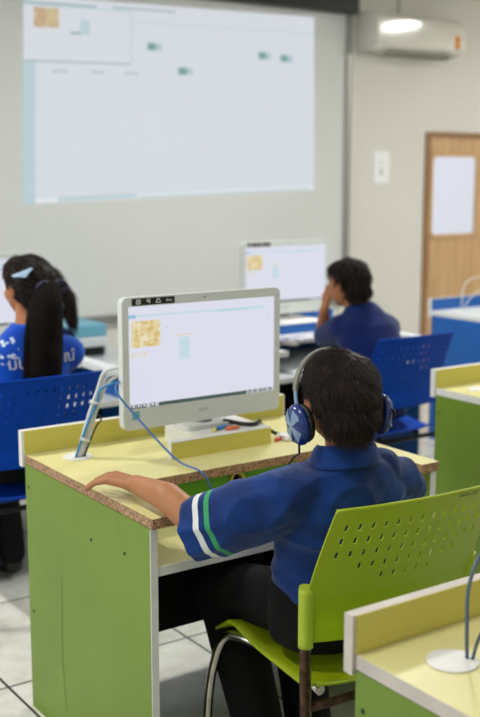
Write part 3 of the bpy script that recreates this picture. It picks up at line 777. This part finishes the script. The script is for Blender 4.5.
hair = part('hair', hb, 'hair', boy, True)
part('hair_strands', sb, 'hairs', hair, False).data.transform(Matrix.Translation(-root_loc(hair)))

# ---- headphones (worn, a thing of its own)
hp = thing('headphones', 'blue and silver over-ear headphones worn by the boy at the big monitor', 'headphones', tuple(BC))
def cup(s):
    ctr = at(s*.098, .000, -.062 if s < 0 else -.054); R = Rh; X = R @ V((s, 0, 0)); X = (X+V((0, -.10, -.12))).normalized(); q = X.to_track_quat('Z', 'Y').to_matrix().to_4x4()
    def T(b): bmesh.ops.transform(b, matrix=Matrix.Translation(ctr) @ q, verts=b.verts)
    def lathe(prof, mi=0, sy=1.15):
        n = 36; bm = bmesh.new(); rr = [[bm.verts.new((r*math.cos(2*PI*k/n), r*sy*math.sin(2*PI*k/n), z)) for r, z in prof] for k in range(n)]
        for k in range(n):
            for j in range(len(prof)-1):
                f = bm.faces.new((rr[k][j], rr[(k+1) % n][j], rr[(k+1) % n][j+1], rr[k][j+1])); f.smooth = True
        bmesh.ops.remove_doubles(bm, verts=bm.verts[:], dist=1e-6); bmesh.ops.recalc_face_normals(bm, faces=bm.faces[:]); T(bm); return bm
    c = part('ear_cup', lathe([(.0001, .019), (.021, .018), (.033, .014), (.039, .006), (.040, -.002), (.037, -.006), (.0001, -.006)]), 'hp_blue', hp, True)
    u = part('ear_cushion', lathe([(.020, -.006), (.034, -.007), (.037, -.013), (.034, -.021), (.024, -.023), (.018, -.018)]), 'cushion', c); u.data.transform(Matrix.Translation(-root_loc(c)))
    b = bmesh.new()   # silver cross on the shell
    for a in (45+8, -45+8):
        a = math.radians(a); d = V((math.cos(a), math.sin(a)*1.1, 0)); w = V((-math.sin(a), math.cos(a), 0))
        pr = [(-.033, .0152), (-.026, .0177), (-.018, .0194), (0, .0203), (.018, .0194), (.026, .0177), (.033, .0152)]
        for (p, z), (p2, z2) in zip(pr, pr[1:]):
            w0, w1 = .002+abs(p)*.42, .002+abs(p2)*.42
            b.faces.new([b.verts.new(v) for v in (d*p-w*w0+V((0, 0, z)), d*p+w*w0+V((0, 0, z)), d*p2+w*w1+V((0, 0, z2)), d*p2-w*w1+V((0, 0, z2)))])
    T(b); o = part('trim', b, 'hp_silver', c, label='silver cross on the cup'); o.data.transform(Matrix.Translation(-root_loc(c)))
    sd = o.modifiers.new('thickness', 'SOLIDIFY'); sd.thickness = .0012; sd.offset = 1
    return ctr
cl, cr = cup(-1), cup(1)
def bandpt(a, r=1.0, y=0):   # a from -1 (left cup) to 1
    th = a*PI/2*1.06; return at(.0965*math.sin(th)*r, .010+.048*math.cos(th)+y, -.022+.113*math.cos(th)*r*1.0)
def bandmesh(a0, a1, w, t, n=28):
    bm = bmesh.new(); rings = []
    for k in range(n+1):
        a = a0+(a1-a0)*k/n; ww = w if callable(w) is False else w(a)
        rings.append([bm.verts.new(bandpt(a, 1+rr, yy*ww)) for rr, yy in ((0, -.5), (t, -.45), (t, .45), (0, .5))])
    for A, B in zip(rings, rings[1:]):
        for j in range(4): bm.faces.new((A[j], A[(j+1) % 4], B[(j+1) % 4], B[j])).smooth = False
    bm.faces.new(rings[0]); bm.faces.new(rings[-1][::-1]); bmesh.ops.recalc_face_normals(bm, faces=bm.faces[:]); return bm
part('headband', bandmesh(-.78, .78, .020, .05), 'hp_band', hp, True)
for s in (-1, 1):
    part('slider_arm', bandmesh(s*.74, s*1.02, .013, .035, 8), 'hp_silver', hp, True)
    bm = bmesh.new(); a = bandpt(s*.99, 1.02); c_ = (cl if s < 0 else cr); X = V((s*.012, 0, 0))
    for q in (-1, 1): tube(bm, [a, a+V((s*.001, q*.018, -.006)), c_+X*.1+V((0, q*.040, .016)), c_+V((0, q*.0425, 0))], .0028, 8, 6)
    part('yoke', bm, 'black', hp, True)
bm = bmesh.new(); tube(bm, [cl+V((0, .0, -.040)), cl+V((.003, .002, -.060)), (1.427, 1.842, .918), (1.436, 1.872, .902), (1.455, 1.93, .85), (1.47, 1.975, .75), (1.50, 2.02, .675), (1.55, 2.12, .6275)], .0026, 8, 8)
part('cable', bm, 'cable_k', hp, True)

# ---- the girl with the ponytail
GC = V((1.563, 3.575, 1.147))
bm = bmesh.new(); gat, gR = head(bm, GC, math.radians(14), math.radians(-4), 1.02)
limb(bm, [GC+V((0, -.005, -.06)), (1.545, 3.55, 1.0), (1.53, 3.54, .94)], [.045, .043, .05])
loft(bm, [(1.50, 3.57, .52, .13, .10), (1.50, 3.56, .65, .115, .09), (1.505, 3.545, .80, .125, .085), (1.51, 3.535, .90, .12, .07)])
gsl, gel, gwl = V((1.375, 3.55, .905)), V((1.32, 3.72, .78)), V((1.42, 3.90, .785))
gsr, ger, gwr = V((1.695, 3.54, .905)), V((1.70, 3.72, .79)), V((1.60, 3.90, .785))
limb(bm, [gsl, gel, gwl], [.042, .034, .022]); limb(bm, [gsr, ger, gwr], [.042, .034, .022])
for W_, sg in ((gwl, 1), (gwr, -1)):
    hand(bm, W_, W_+V((.01*sg, .065, -.012)), (.1, .3, .4), (sg, 0, 0), (0, 0, 1), .062, ((.02*sg, .02, -.004), (.036*sg, .04, -.010), (.036*sg, .06, -.014)))
gk = [(V((1.43, 3.60, .52)), V((1.41, 3.93, .50)), V((1.42, 3.80, .09))), (V((1.57, 3.60, .52)), V((1.57, 3.93, .50)), V((1.56, 3.80, .09)))]
for a, k, z in gk: limb(bm, [a, k, z], [.062, .044, .03])
gb = (1.50, 3.60, 0)
girl = solo('person', blob(bm, .006, 4), 'skin2', 'child with long dark ponytail and royal blue T-shirt with white lettering on the back', 'person', gb)
eyes(gat, girl, 1.02)
bm = bmesh.new()
loft(bm, [(1.50, 3.57, .48, .155, .12), (1.50, 3.565, .60, .14, .112), (1.505, 3.55, .72, .148, .106), (1.515, 3.54, .82, .165, .10), (1.525, 3.535, .905, .168, .082), (1.54, 3.537, .965, .11, .06), (1.545, 3.545, 1.01, .056, .05)])
limb(bm, [V((1.43, 3.54, .90)), gsl+V((0, 0, -.01)), gsl.lerp(gel, .8)], [.062, .06, .056]); limb(bm, [V((1.63, 3.54, .905)), gsr+V((0, 0, -.01)), gsr.lerp(ger, .8)], [.062, .06, .056])
tb = blob(bm, .006, 6, lambda p: .004*noise.noise(V((p.x*12, p.y*8, p.z*14))))
tshirt_m = cloth_mat('royal_blue_jersey', (6,82,196), (4,64,170), None, ((1.425-gb[0], 3.46-gb[1], .945), .062, (200,214,232)))
bvh = BVHTree.FromBMesh(tb)
tsh = part('t_shirt', tb, tshirt_m, girl, True, label='royal blue T-shirt with white lettering and speckled shoulder')
def shirt_text(s, x, z, size):
    b = text_mesh(s, size)
    bmesh.ops.subdivide_edges(b, edges=b.edges[:], cuts=1)
    for v in b.verts:
        X_, Z_ = x+v.co.x, z+v.co.y
        h = bvh.ray_cast(V((X_, 3.0, Z_)), V((0, 1, 0)))
        v.co = V((X_, (h[0].y if h[0] else 3.44)-.003, Z_))
    o = part('lettering', b, 'labelw', tsh); o.data.transform(Matrix.Translation(-root_loc(tsh)))
shirt_text('มัน', 1.428, .868, .056); shirt_text('ณ์', 1.640, .873, .056)
bm = bmesh.new(); loft(bm, [(1.50, 3.57, .468, .155, .125), (1.50, 3.57, .52, .158, .128), (1.50, 3.565, .58, .14, .11)])
for a, k, z in gk: limb(bm, [a, k, k.lerp(z, .5), z], [.075, .060, .058, .052])
part('trousers', blob(bm, .007, 5, fold_tr), 'trousers', girl, True)
def shoes(an, parent):
    for a in an:
        bm = bmesh.new(); limb(bm, [a+V((0, -.01, -.04)), a+V((0, .06, -.05)), a+V((0, .12, -.058))], [.038, .034, .029])
        b = blob(bm, .006, 3)
        for v in b.verts: v.co.z = max(v.co.z, .002)
        part('shoe', b, 'shoe', parent, True)
shoes([g[2] for g in gk], girl)
bm = bmesh.new(); e = tuple(gR.to_euler())
sph(bm, gat(0, -.008, .006), (.084, .101, .094), rot=e); sph(bm, gat(0, -.045, -.035), (.072, .058, .065), rot=e); sph(bm, gat(.0, .03, .045), (.066, .066, .048), rot=e)
hb = blob(bm, .006, 4, lambda p: .002*noise.noise(p*40)); gRi = gR.transposed()
def gkeep(p):
    l = gRi @ (p-GC)
    if l.y > .035: return l.z > .028
    if l.y > 0: return l.z > -.015
    return l.z > -.098
bmesh.ops.delete(hb, geom=[v for v in hb.verts if not gkeep(v.co)], context='VERTS')
tie = V((1.597, 3.472, 1.135))
sb = bmesh.new(); strands(sb, hb, 1800, .035, lambda p, n: tie-p, .05, .0012, 3, None, .12, 5)
gh = part('hair', hb, 'hairb', girl, True)
part('hair_strands', sb, 'hairs', gh).data.transform(Matrix.Translation(-root_loc(gh)))
bm = bmesh.new(); rnd = random.Random(4)
tube(bm, [tie+V((0, .03, 0)), tie+V((-.005, -.005, -.01)), (1.56, 3.425, 1.08), (1.535, 3.395, .98), (1.522, 3.38, .87), (1.517, 3.385, .80)], lambda q: .024+.040*math.sin(min(1, q*1.6)*PI*.5)-.02*max(0, q-.85)/.15, 16, 8)
b0 = bmesh.new(); merge(b0, bm)
for k in range(260):
    a = rnd.uniform(0, 2*PI); r = rnd.uniform(.75, 1.12); c, s = math.cos(a)*r, math.sin(a)*r
    pts = [tie+V((c*.012, s*.012, 0)), (1.56+c*.050, 3.425+s*.03, 1.08), (1.535+c*.062, 3.395+s*.045, .98), (1.522+c*.062, 3.38+s*.045, .88), (1.517+c*.058, 3.385+s*.04, .80+rnd.uniform(-.03, .015))]
    tube(b0, pts, lambda q: .0022*(1-.8*q), 4, 4, 0, False)
part('ponytail', b0, 'hairb', girl, True)
bm = bmesh.new()
for s in (-1, 1):
    a = tie+V((0, -.02, .004)); tube(bm, [a, a+V((s*.03, -.008, .022)), a+V((s*.055, -.004, .002)), a+V((s*.03, -.006, -.012)), a], .007, 8, 5)
    tube(bm, [a, a+V((s*.022, -.012, -.04)), a+V((s*.028, -.022, -.075))], .007, 8, 5)
sph(bm, tie+V((0, -.022, 0)), (.014, .012, .014), sub=2)
part('hair_ribbon', bm, 'ribbon', girl, True, label='navy bow around the ponytail')
bm = bmesh.new(); a = gat(-.070, -.068, .040); vs = [bm.verts.new(a+V(p)) for p in ((-.032, .010, -.016), (.030, -.018, .014), (.004, -.014, -.016), (-.034, .018, -.010), (.030, -.010, .016), (.002, -.002, -.018))]
for f in ((0, 2, 1), (3, 4, 5), (0, 1, 4, 3), (1, 2, 5, 4), (2, 0, 3, 5)): bm.faces.new([vs[i] for i in f])
part('hair_clip', bm, 'clip', girl, True, label='pale blue triangular clip')

# ---- second child beyond the girl, mostly hidden
QC = V((2.250, 4.955, .985))
bm = bmesh.new(); qat, qR = head(bm, QC, math.radians(30), math.radians(-10), .98)
limb(bm, [QC+V((0, -.01, -.06)), (2.245, 4.915, 0.850), (2.24, 4.90, 0.80)], [.043, .042, .048])
loft(bm, [(2.280, 4.790, 0.470, .11, .09), (2.280, 4.810, 0.590, .105, .085), (2.265, 4.850, 0.680, .10, .08), (2.250, 4.885, 0.750, .09, .065)])
qa = [(V((2.170, 4.890, 0.725)), V((2.165, 4.990, 0.600)), V((2.215, 5.070, 0.550))), (V((2.325, 4.890, 0.725)), V((2.370, 4.990, 0.600)), V((2.340, 5.070, 0.550)))]
for (a, b, c), sg in zip(qa, (1, -1)):
    limb(bm, [a, b, c], [.038, .031, .021]); hand(bm, c, c+V((0, .06, -.012)), (.1, .3, .4), (sg, 0, 0), (0, 0, 1), .058, ((.02*sg, .02, -.004), (.034*sg, .038, -.01), (.034*sg, .055, -.014)))
qk = [(V((2.230, 4.790, 0.490)), V((2.220, 5.130, 0.475)), V((2.230, 5.060, 0.090))), (V((2.330, 4.790, 0.490)), V((2.340, 5.130, 0.475)), V((2.330, 5.060, 0.090)))]
for a, k, z in qk: limb(bm, [a, k, z], [.055, .042, .03])
qb = (2.280, 4.830, 0)
q = solo('person', blob(bm, .007, 4), 'skin2', 'child mostly hidden beyond the ponytailed one, only dark long hair showing', 'person', qb)
eyes(qat, q, .98)
bm = bmesh.new()
loft(bm, [(2.280, 4.790, 0.440, .115, .10), (2.280, 4.810, 0.590, .12, .10), (2.265, 4.850, 0.670, .112, .095), (2.250, 4.885, 0.735, .105, .078), (2.245, 4.905, 0.800, .06, .05)])
for a, b, c in qa: limb(bm, [a, a.lerp(b, .75)], [.052, .048])
part('t_shirt', blob(bm, .007, 5), 'navy', q, True)
bm = bmesh.new(); loft(bm, [(2.280, 4.790, 0.425, .12, .11), (2.280, 4.790, 0.500, .13, .112), (2.280, 4.790, 0.540, .11, .095)])
for a, k, z in qk: limb(bm, [a, k, z], [.068, .056, .048])
part('trousers', blob(bm, .008, 4), 'trousers', q, True); shoes([g[2] for g in qk], q)
bm = bmesh.new(); e = tuple(qR.to_euler())
sph(bm, qat(0, -.008, .006), (.081, .098, .091), rot=e); sph(bm, qat(0, -.045, -.03), (.072, .058, .065), rot=e)
limb(bm, [qat(0, -.075, .0), qat(.035, -.095, -.08), qat(.038, -.10, -.15), qat(.04, -.105, -.21)], [.040, .046, .038, .026])
hb = blob(bm, .006, 4, lambda p: .003*noise.noise(p*35)); qRi = qR.transposed()
bmesh.ops.delete(hb, geom=[v for v in hb.verts if (lambda l: l.y > .02 and l.z < .028)(qRi @ (v.co-QC))], context='VERTS')
sb = bmesh.new(); strands(sb, hb, 900, .05, lambda p, n: V((0, -.3, -1)), .05, .0013, 3, None, .12, 8)
hq = part('hair', hb, 'hairb', q, True); part('hair_strands', sb, 'hairs', hq).data.transform(Matrix.Translation(-root_loc(hq)))
st = thing('stool', 'low stool under the half hidden child at the left', 'stool', (2.280, 4.790, 0))
bm = bmesh.new(); cyl(bm, (0, 0, .395), (0, 0, .42), .12, segs=32, smooth=False); part('seat', bm, 'bluechair', st)
for sx in (-1, 1):
    for sy in (-1, 1): bm = bmesh.new(); tube(bm, [(sx*.06, sy*.06, .396), (sx*.085, sy*.095, 0)], .010, 10, 0); part('leg', bm, 'blacklam', st)

# ---- the far student resting head on hand
FC = V((3.095, 3.655, 1.065))
bm = bmesh.new(); fat, fR = head(bm, FC, math.radians(8), math.radians(-8), 1.0)
limb(bm, [FC+V((.01, -.01, -.06)), (3.13, 3.62, .94), (3.14, 3.61, .90)], [.048, .050, .055])
loft(bm, [(3.17, 3.56, .52, .14, .10), (3.165, 3.57, .65, .13, .095), (3.155, 3.59, .80, .145, .09), (3.145, 3.605, .88, .12, .07)])
fsl, fel, fwl = V((3.065, 3.645, .86)), V((3.13, 3.875, .787)), V((3.055, 3.765, .935))
fsr, fer, fwr = V((3.275, 3.60, .845)), V((3.31, 3.78, .795)), V((3.25, 3.93, .785))
limb(bm, [fsl, fel, fwl], [.045, .036, .023]); limb(bm, [fsr, fer, fwr], [.045, .036, .023])
hand(bm, fwl, fwl+V((-.004, -.022, .058)), (.0, .1, .2), (.25, .9, .3), (-.9, .2, .1), .062, ((.01, .02, .02), (.02, .035, .045), (.025, .038, .065)))
hand(bm, fwr, fwr+V((-.01, .065, -.012)), (.1, .3, .4), (-1, 0, 0), (0, 0, 1), .066, ((-.02, .02, -.004), (-.036, .04, -.01), (-.036, .06, -.014)))
fk = [(V((3.10, 3.62, .52)), V((3.08, 3.95, .50)), V((3.09, 3.83, .09))), (V((3.25, 3.62, .52)), V((3.26, 3.95, .50)), V((3.25, 3.83, .09)))]
for a, k, z in fk: limb(bm, [a, k, z], [.062, .044, .03])
fb = (3.17, 3.60, 0)
far = solo('person', blob(bm, .006, 4), 'skin2', 'child in a plain navy shirt resting one cheek on a hand before the far monitor', 'person', fb)
eyes(fat, far)
bm = bmesh.new()
loft(bm, [(3.17, 3.56, .48, .165, .118), (3.17, 3.565, .60, .155, .112), (3.168, 3.575, .72, .152, .11), (3.165, 3.59, .81, .158, .104), (3.16, 3.60, .88, .145, .092), (3.148, 3.612, .94, .09, .068), (3.138, 3.62, .975, .058, .055)])
limb(bm, [V((3.09, 3.62, .87)), fsl, fsl.lerp(fel, .85)], [.068, .066, .056]); limb(bm, [V((3.24, 3.60, .86)), fsr, fsr.lerp(fer, .85)], [.068, .066, .056])
fm = cloth_mat('plain_navy_pique', (5,34,96), (4,26,80))
part('polo_shirt', blob(bm, .006, 6, lambda p: .003*noise.noise(V((p.x*12, p.y*8, p.z*14)))), fm, far, True)
bm = bmesh.new(); loft(bm, [(3.17, 3.57, .466, .16, .12), (3.17, 3.57, .52, .165, .12), (3.17, 3.57, .57, .15, .105)])
for a, k, z in fk: limb(bm, [a, k, k.lerp(z, .5), z], [.076, .060, .058, .052])
part('trousers', blob(bm, .008, 4), 'trousers', far, True); shoes([g[2] for g in fk], far)
bm = bmesh.new(); e = tuple(fR.to_euler())
sph(bm, fat(0, -.010, .006), (.083, .099, .094), rot=e); sph(bm, fat(0, -.048, -.045), (.068, .054, .062), rot=e); sph(bm, fat(0, .03, .045), (.064, .064, .046), rot=e)
hb = blob(bm, .006, 4, lambda p: .003*noise.noise(p*30)); fRi = fR.transposed()
def fkeep(p):
    l = fRi @ (p-FC)
    if l.y > .012: return l.z > .026
    if l.y > -.025: return l.z > -.008 if abs(l.x) > .05 else True
    return l.z > -.095
bmesh.ops.delete(hb, geom=[v for v in hb.verts if not fkeep(v.co)], context='VERTS')
sb = bmesh.new(); strands(sb, hb, 1400, .03, lambda p, n: p-fat(0, -.05, .09), .2, .0012, 3, None, .25, 6)
fh = part('hair', hb, 'hairb', far, True); part('hair_strands', sb, 'hairs', fh).data.transform(Matrix.Translation(-root_loc(fh)))

# ------------------------------------------------------------------ cables and small things
gx, gy = 1.302, 2.679   # grommet of the boy's desk
bd = thing('cable_bundle', 'white cables rising from the desk grommet to the left of the big monitor', 'cable', (gx, gy, TH+.003))
def cab_(pts, r, m, nm='cable', parent=None, lab=None):
    bm = bmesh.new(); tube(bm, pts, r, 8, 8); return part(nm, bm, m, parent, True, lab)
ends = [(1.425, 2.625, 1.000), (1.43, 2.625, .975), (1.43, 2.622, .985)]
for k, e_ in enumerate(ends):
    dx = (k-1)*.0095
    cab_([(gx+dx+.005, gy-.01, TH+.003), (1.335+dx, gy-.012, .845), (1.368+dx, gy-.015, .93), (1.392+dx, gy-.02, .985-.012*k), e_], .0056, 'cable_w', 'power_cable', bd)
cab_([(gx-.012, gy-.012, TH+.003), (1.322, gy-.02, .84), (1.352, gy-.025, .90), (1.365, gy-.03, .94), (1.43, 2.62, .967)], .0032, 'cable_lb', 'network_cable', bd, 'bright blue cable')
cab_([(gx+.012, gy-.016, TH+.003), (1.345, gy-.03, .835), (1.360, gy-.032, .852), (1.352, gy-.034, .87)], .0024, 'cable_k', 'thin_wire', bd, 'thin dark wire')
for z_ in (.80, .90):
    bm = bmesh.new(); cyl(bm, (1.318+(z_-.8)*.33, gy-.014, z_-.004), (1.321+(z_-.8)*.33, gy-.014, z_+.004), .015, segs=16); part('cable_tie', bm, 'cable_w', bd, True)
bm = bmesh.new(); tube(bm, [(1.42, 2.622, .955), (1.378, 2.575, .968), (1.352, 2.535, .948), (1.405, 2.50, .868), (1.452, 2.45, .796), (1.475, 2.41, .765), (1.498, 2.365, .7535), (1.510, 2.345, .735), (1.535, 2.352, .695), (1.585, 2.358, .672), (1.622, 2.366, .682), (1.640, 2.392, .692), (1.645, 2.43, .69)], .0028, 8, 8)
solo('extension_cable', bm, 'cable_b', 'blue cable crossing from the big monitor over the front edge of the desk', 'cable', (1.415, 2.50, .75))
# loops on the other desks
def loop_cable(x, y, z, m, lab, s=1, base=None):
    bm = bmesh.new(); tube(bm, [(x, y, z), (x-.008*s, y-.005, z+.05), (x+.01*s, y+.01, z+.12), (x+.06*s, y+.02, z+.17), (x+.14*s, y+.0, z+.19)], .0032, 8, 8); tube(bm, [(x+.004, y-.008, z), (x+.02*s, y-.01, z+.04), (x+.07*s, y-.02, z+.10), (x+.15*s, y-.02, z+.12)], .0028, 8, 8)
    solo('cable_pair', bm, m, lab, 'cable', (x, y, z))
loop_cable(1.243, 1.158, TH+.003, mat('slate_blue_cable', (74,92,112), .4), 'slate blue cables looping out of the grommet of the foreground desk')
loop_cable(4.60, 4.42, TH+.003, 'cable_w', 'white cables rising from the blue desk by the door', 1.2)

# markers and other bits on the boy's riser
def pen(name, x, y, z, ang, m, lab, L=.05, r=.0055):
    d = V((math.cos(ang), math.sin(ang), 0))*L/2; bm = bmesh.new(); cyl(bm, V((x, y, z+r))-d, V((x, y, z+r))+d*.7, r, segs=14); cyl(bm, V((x, y, z+r))+d*.7, V((x, y, z+r))+d, r*.8, r*.35, 14)
    solo(name, bm, m, lab, 'marker', (x, y, z), 'markers on the riser')
pen('marker_pen', 1.700, 2.555, RZ, .3, 'pen_b', 'short blue marker lying on the riser under the big monitor')
pen('marker_pen', 1.722, 2.532, RZ, -.1, 'pen_o', 'short orange marker next to the blue one on the riser', .045)
pen('marker_pen', 1.668, 2.545, RZ, .8, 'pen_y', 'short yellow marker at the left of the blue one on the riser', .04)
pen('marker_pen', 1.872, 2.515, TH, .5, 'pen_r', 'red marker lying on the desk at the right of the riser', .035)
bm = bmesh.new(); tube(bm, [(1.735, 2.60, RZ+.012), (1.77, 2.55, RZ+.007), (1.80, 2.535, RZ+.006), (1.83, 2.55, RZ+.008)], .006, 10, 8)
solo('coiled_black_cable', bm, 'cable_k', 'thick black lead lying curved on the riser under the big monitor', 'cable', (1.79, 2.55, RZ))
bm = bmesh.new(); tube(bm, [(1.855, 2.585, TH+.04), (1.88, 2.57, TH+.02), (1.905, 2.54, TH+.006), (1.935, 2.53, TH+.006)], .006, 10, 8)
solo('black_cable', bm, 'cable_k', 'black lead coming down beside the right end of the riser', 'cable', (1.90, 2.55, TH))
bm = bmesh.new(); box(bm, 1.885, 1.975, 2.49, 2.545, TH+.0003, TH+.014, bev=.003); solo('adapter_box', bm, 'paper', 'small white box on the desk beside the red marker', 'box', (1.93, 2.52, TH))
# things on the far desk seen between monitor and student
bm = bmesh.new(); sph(bm, (0, 0, 0), (.032, .052, .018), sub=3)
for v in bm.verts: v.co.z = max(v.co.z, 0)
mm_ = thing('computer_mouse', 'dark computer mouse on the blue and white far desk', 'mouse', (3.02, 3.97, TH)); part('shell', bm, 'greyp', mm_)
bm = bmesh.new(); cyl(bm, (-.003, .03, .014), (.003, .03, .014), .006, segs=14); part('scroll_wheel', bm, 'black', mm_)
bm = bmesh.new(); box(bm, 2.915, 3.27, 4.0, 4.12, TH, TH+.014, bev=.004)
kb = solo('keyboard', bm, 'photo', 'mottled grey keyboard on the far desk under the small monitor', 'keyboard', (3.1, 4.06, TH))

# ------------------------------------------------------------------ lights: ceiling fixtures and daylight through the windows
LOC = [(x, y) for y in (-.9, 1.6, 4.0) for x in (.4, 3.6, 7.0)]
f0 = None; where = ['nearest the back wall', 'over the middle row', 'over the front row']; col_ = ['on the window side', 'in the middle', 'on the door side']
for i, (x, y) in enumerate(LOC):
    lab = 'ceiling light batten %s, %s' % (where[i//3], col_[i % 3])
    if f0 is None:
        f0 = thing('ceiling_light', lab, 'ceiling light', (x, y, H), 0, 'ceiling lights')
        bm = bmesh.new(); box(bm, -.05, .05, -.23, .23, -.045, 0, bev=.004); part('tray', bm, 'fixture', f0)
        bm = bmesh.new(); cyl(bm, (0, -.21, -.06), (0, .21, -.06), .014, segs=14); part('tube', bm, 'lamp', f0)
    else: dup(f0, (x, y, H), 0, lab)
    L = bpy.data.lights.new('ceiling_lamp', 'AREA'); L.shape = 'RECTANGLE'; L.size = .05; L.size_y = .42; L.energy = [8, 17, 46][i//3]; L.color = (1, .98, .95)
    o = bpy.data.objects.new('ceiling_lamp', L); C.objects.link(o); o.location = (x, y, H-.078)
for i, (a, b) in enumerate(WINS):
    L = bpy.data.lights.new('window_daylight', 'AREA'); L.shape = 'RECTANGLE'; L.size = b-a; L.size_y = 1.35; L.energy = 14 if i == 0 else 85; L.color = (.93, .97, 1)
    o = bpy.data.objects.new('window_daylight', L); C.objects.link(o); o.location = (X0-.14, (a+b)/2, 1.6); o.rotation_euler = (0, -PI/2, 0)
w = bpy.data.worlds.new('World'); bpy.context.scene.world = w; w.use_nodes = True
w.node_tree.nodes['Background'].inputs[0].default_value = (.75, .85, 1, 1); w.node_tree.nodes['Background'].inputs[1].default_value = 1.0

# ------------------------------------------------------------------ camera
cam = bpy.data.cameras.new('Camera'); co = bpy.data.objects.new('Camera', cam); C.objects.link(co)
co.location = (0, 0, 1.52); co.rotation_euler = (math.radians(90-9.513), 0, math.radians(-34.6))
cam.sensor_fit = 'VERTICAL'; cam.sensor_height = 36; cam.lens = 1095/717*36; cam.clip_start = .05
cam.dof.use_dof = True; cam.dof.focus_distance = 2.38; cam.dof.aperture_fstop = 3.2
sc = bpy.context.scene; sc.camera = co
sc.view_settings.view_transform = 'Standard'; sc.view_settings.look = 'None'; sc.view_settings.gamma = 1; sc.view_settings.exposure = 0
sc.view_settings.use_curve_mapping = False
